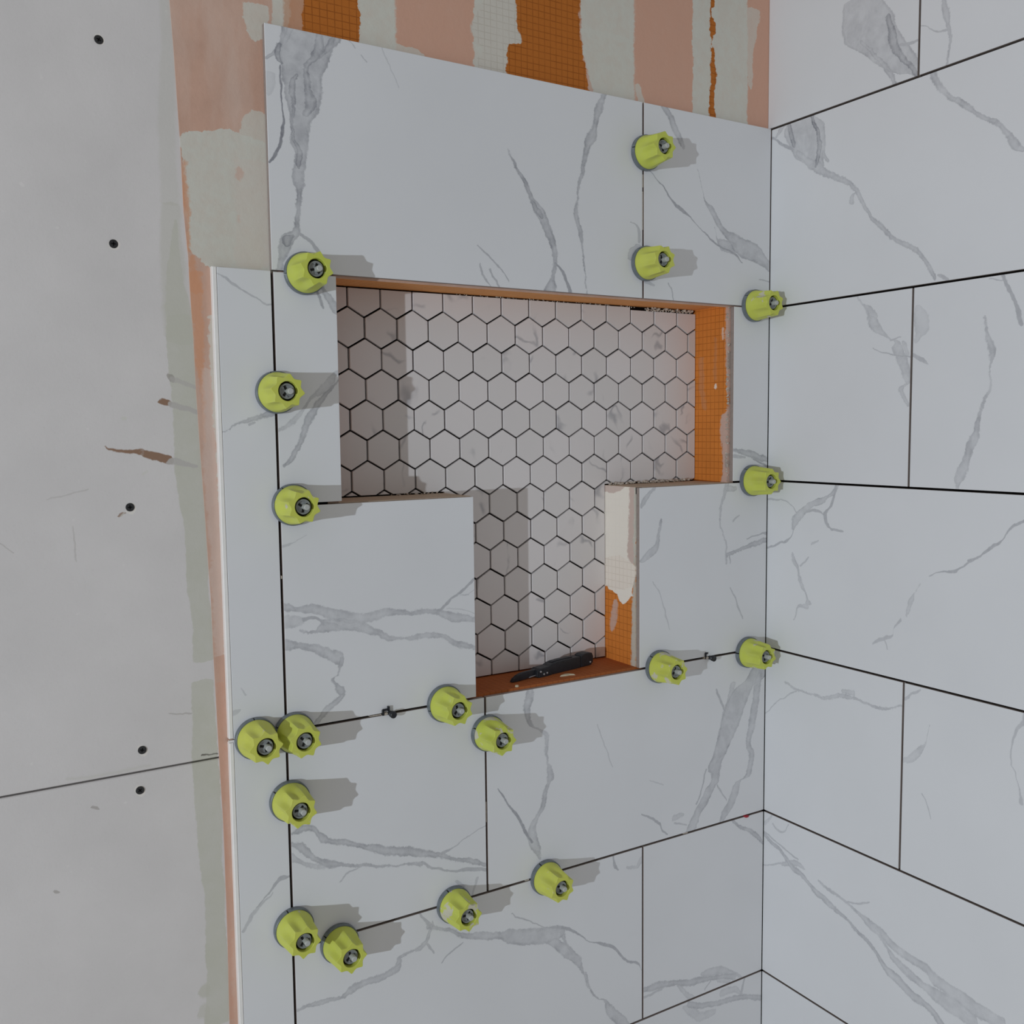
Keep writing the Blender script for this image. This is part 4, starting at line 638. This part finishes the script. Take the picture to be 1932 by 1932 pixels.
for i, (x, z, ph, dirt, lab) in enumerate(CAPS):
    e = bpy.data.objects.new('levelling_cap', None); COL.objects.link(e); e.location = (x, -.0001, z); e.empty_display_size = .02
    e['label'] = lab; e['category'] = 'tile cap'; e['group'] = G
    a = -math.radians(ph)
    for nm, me, mt, rot in (('cap', MC, M_CAP, a), ('base_ring', MR, M_RING, -random.uniform(1.6, 3.4)), ('insert', MI, [M_INS, M_INSD], random.uniform(0, 2))):
        o = obj(nm, me, mt, e); o.rotation_euler[1] = rot
        if nm == 'cap': o['dirt'] = dirt
    o = obj('stem', MS, M_STEM, e, (.0021, 0, -.0002))
    if i == 3:
        o = obj('clip_strap', box_mesh('clip_strap', -.0345, -.020, .0006, .0040, -.0012, .0016), M_WHITE, e)

# ------------------------------------------------------------------ spent clip posts and scraps
def post(x, z, lab, tilt, tabs):
    e = bpy.data.objects.new('clip_post', None); COL.objects.link(e); e.location = (x, 0, z)
    e.scale = (1.2, 1.15, 1.2); e['label'] = lab; e['category'] = 'clip post'; e['group'] = 'bare clip posts left in the joint'
    bm = bmesh.new()
    r = add_lathe(bm, [(.0030, -.007), (.0030, .0050), (.0040, .0056), (.0034, .0064), (.0041, .0072), (.0036, .0080), (.0044, .0090), (.0042, .0105), (.0034, .0112), (.0016, .0106)], 14)
    cap_ring(bm, r[-1])
    o = obj('post', to_mesh(bm, 'post'), M_BLKP, e); o.rotation_euler = (0, 0, tilt)
    bm = bmesh.new()
    for (a, b, c, d, h) in tabs: add_box(bm, a, b, -h, .004, c, d)
    obj('base_tab', to_mesh(bm, 'base_tab'), M_BLKP, e)
    bm = bmesh.new(); add_box(bm, -.0105, -.0040, -.0010, .004, -.0014, .0022); add_box(bm, -.0085, -.0035, -.0022, .004, -.0005, .0014)
    obj('thinset_blob', to_mesh(bm, 'thinset_blob'), M_CRUMB, e)
post(-.7478, -.3052, 'black bare clip post with torn tabs in joint left of the niche', .05, [(-.0105, -.0085, -.001, .0055, .003), (-.0095, -.0030, .0045, .0064, .003), (-.0035, -.0018, .003, .0092, .004)])
post(-.1375, -.3062, 'black bare clip post in the joint right of the niche near side wall', .05, [(-.0095, -.0075, -.001, .0075, .002), (-.0085, -.0045, .0062, .0085, .002)])

bm = bmesh.new()
r = add_lathe(bm, [(.0052, -.004), (.0052, .0010), (.0040, .0022), (.0012, .0026)], 12); cap_ring(bm, r[-1])
for v in bm.verts: v.co.z *= .42
o = obj('broken_clip', to_mesh(bm, 'broken_clip', True), M_RED, None, (-.0440, 0, -.6147)); o['label'] = 'tiny red broken clip stub in the joint close to the corner'; o['category'] = 'clip'

# folding utility knife lying on the niche floor
T = Vector((-.5227, .0372, 0)); E_ = Vector((-.346, .0688, 0)); dx = E_ - T
ang = math.atan2(dx.y, dx.x); Lk = dx.length / .18
knife = bpy.data.objects.new('utility_knife', None); COL.objects.link(knife)
knife.location = (T.x, T.y, -.3029); knife.rotation_euler[2] = ang; knife.scale = (1, 1, 1)
knife['label'] = 'black folding utility knife lying on the niche floor'; knife['category'] = 'knife'
def slab(prof, y0, y1, bev):
    bm = bmesh.new()
    A = [bm.verts.new((s * .001, y0, h * .001)) for s, h in prof]; B = [bm.verts.new((s * .001, y1, h * .001)) for s, h in prof]
    n = len(prof)
    bm.faces.new(A); bm.faces.new(B[::-1])
    for i in range(n): bm.faces.new((A[i], B[i], B[(i + 1) % n], A[(i + 1) % n]))
    bmesh.ops.recalc_face_normals(bm, faces=bm.faces)
    bmesh.ops.bevel(bm, geom=list(bm.edges), offset=bev, segments=2, affect='EDGES', profile=.6)
    return to_mesh(bm, 'k')
handle = slab([(50, 1), (51, 12), (56, 14.5), (76, 15), (84, 18), (92, 19.5), (112, 20), (134, 19.5), (144, 19), (149, 19), (149, 0), (80, 0), (70, .2)], -.008, .009, .0011)
obj('handle', handle, M_BLKP, knife)
obj('end_cap', slab([(150.5, 0.4), (150.5, 19.5), (156, 22), (168, 22.6), (177, 21), (180, 15), (179.5, 5), (174, .6)], -.0078, .0088, .0013), M_BLKP, knife)
obj('spine_rib', slab([(146, 3), (146, 17), (153, 17), (153, 3)], -.0066, .0076, .0008), M_BLKP, knife)
obj('blade_holder', slab([(0, 1), (4, 6), (12, 10), (22, 12.5), (30, 13), (58, 13), (58, 3), (30, 1.5), (12, .2)], -.0025, .0035, .0007), M_BLKP, knife)
obj('blade', slab([(36, 2.0), (38, 3.6), (60, 5.2), (60, 3.9)], -.0036, -.0020, .0002), M_SILVER, knife)
obj('bolster', slab([(52, 0.3), (53, 8), (60, 10), (66, 10), (80, 5), (82, .6), (70, 0)], -.0095, -.0075, .0006), M_BLKP, knife)
obj('ridge_grip', slab([(86, 19.0), (90, 20.6), (100, 21.2), (126, 21.4), (133, 20.6), (136, 19.0)], -.0035, .0050, .0007), M_BLKP, knife)
pv = bmesh.new(); r = add_lathe(pv, [(.0021, -.001), (.0021, .0009), (.0014, .0013)], 14); cap_ring(pv, r[-1]); pvm = to_mesh(pv, 'pivot_screw')
for s, h, y in ((70, 5.5, -.0095), (56, 9.6, -.0095), (172, 6, -.0080), (63, 4.6, -.0095)):
    o = obj('pivot_screw', pvm, M_SILVER, knife, (s * .001, y, h * .001)); o.scale = (.75, 1, .75)

# scraps on the niche floor
def scrap(x, y, lab, pts, h):
    bm = bmesh.new()
    A = [bm.verts.new((a, b, 0)) for a, b in pts]; B = [bm.verts.new((a * .8, b * .8, h)) for a, b in pts]
    n = len(pts); bm.faces.new(A[::-1]); bm.faces.new(B)
    for i in range(n): bm.faces.new((A[i], A[(i + 1) % n], B[(i + 1) % n], B[i]))
    o = obj('thinset_scrap', to_mesh(bm, 'thinset_scrap'), M_BONE, None, (x, y, -.3030)); o['label'] = lab; o['category'] = 'scrap'
scrap(-.5265, .0130, 'round pale crumb near the front edge of the niche floor', [(.0032 * math.cos(i), .0030 * math.sin(i)) for i in (0, .8, 1.6, 2.4, 3.2, 4, 4.8, 5.6)], .0025)
scrap(-.4230, .0270, 'jagged pale sliver just in front of the knife handle', [(-.014, -.001), (-.003, -.0035), (.004, -.003), (.013, -.007), (.010, -.0015), (.006, .003), (-.002, .004)], .0022)
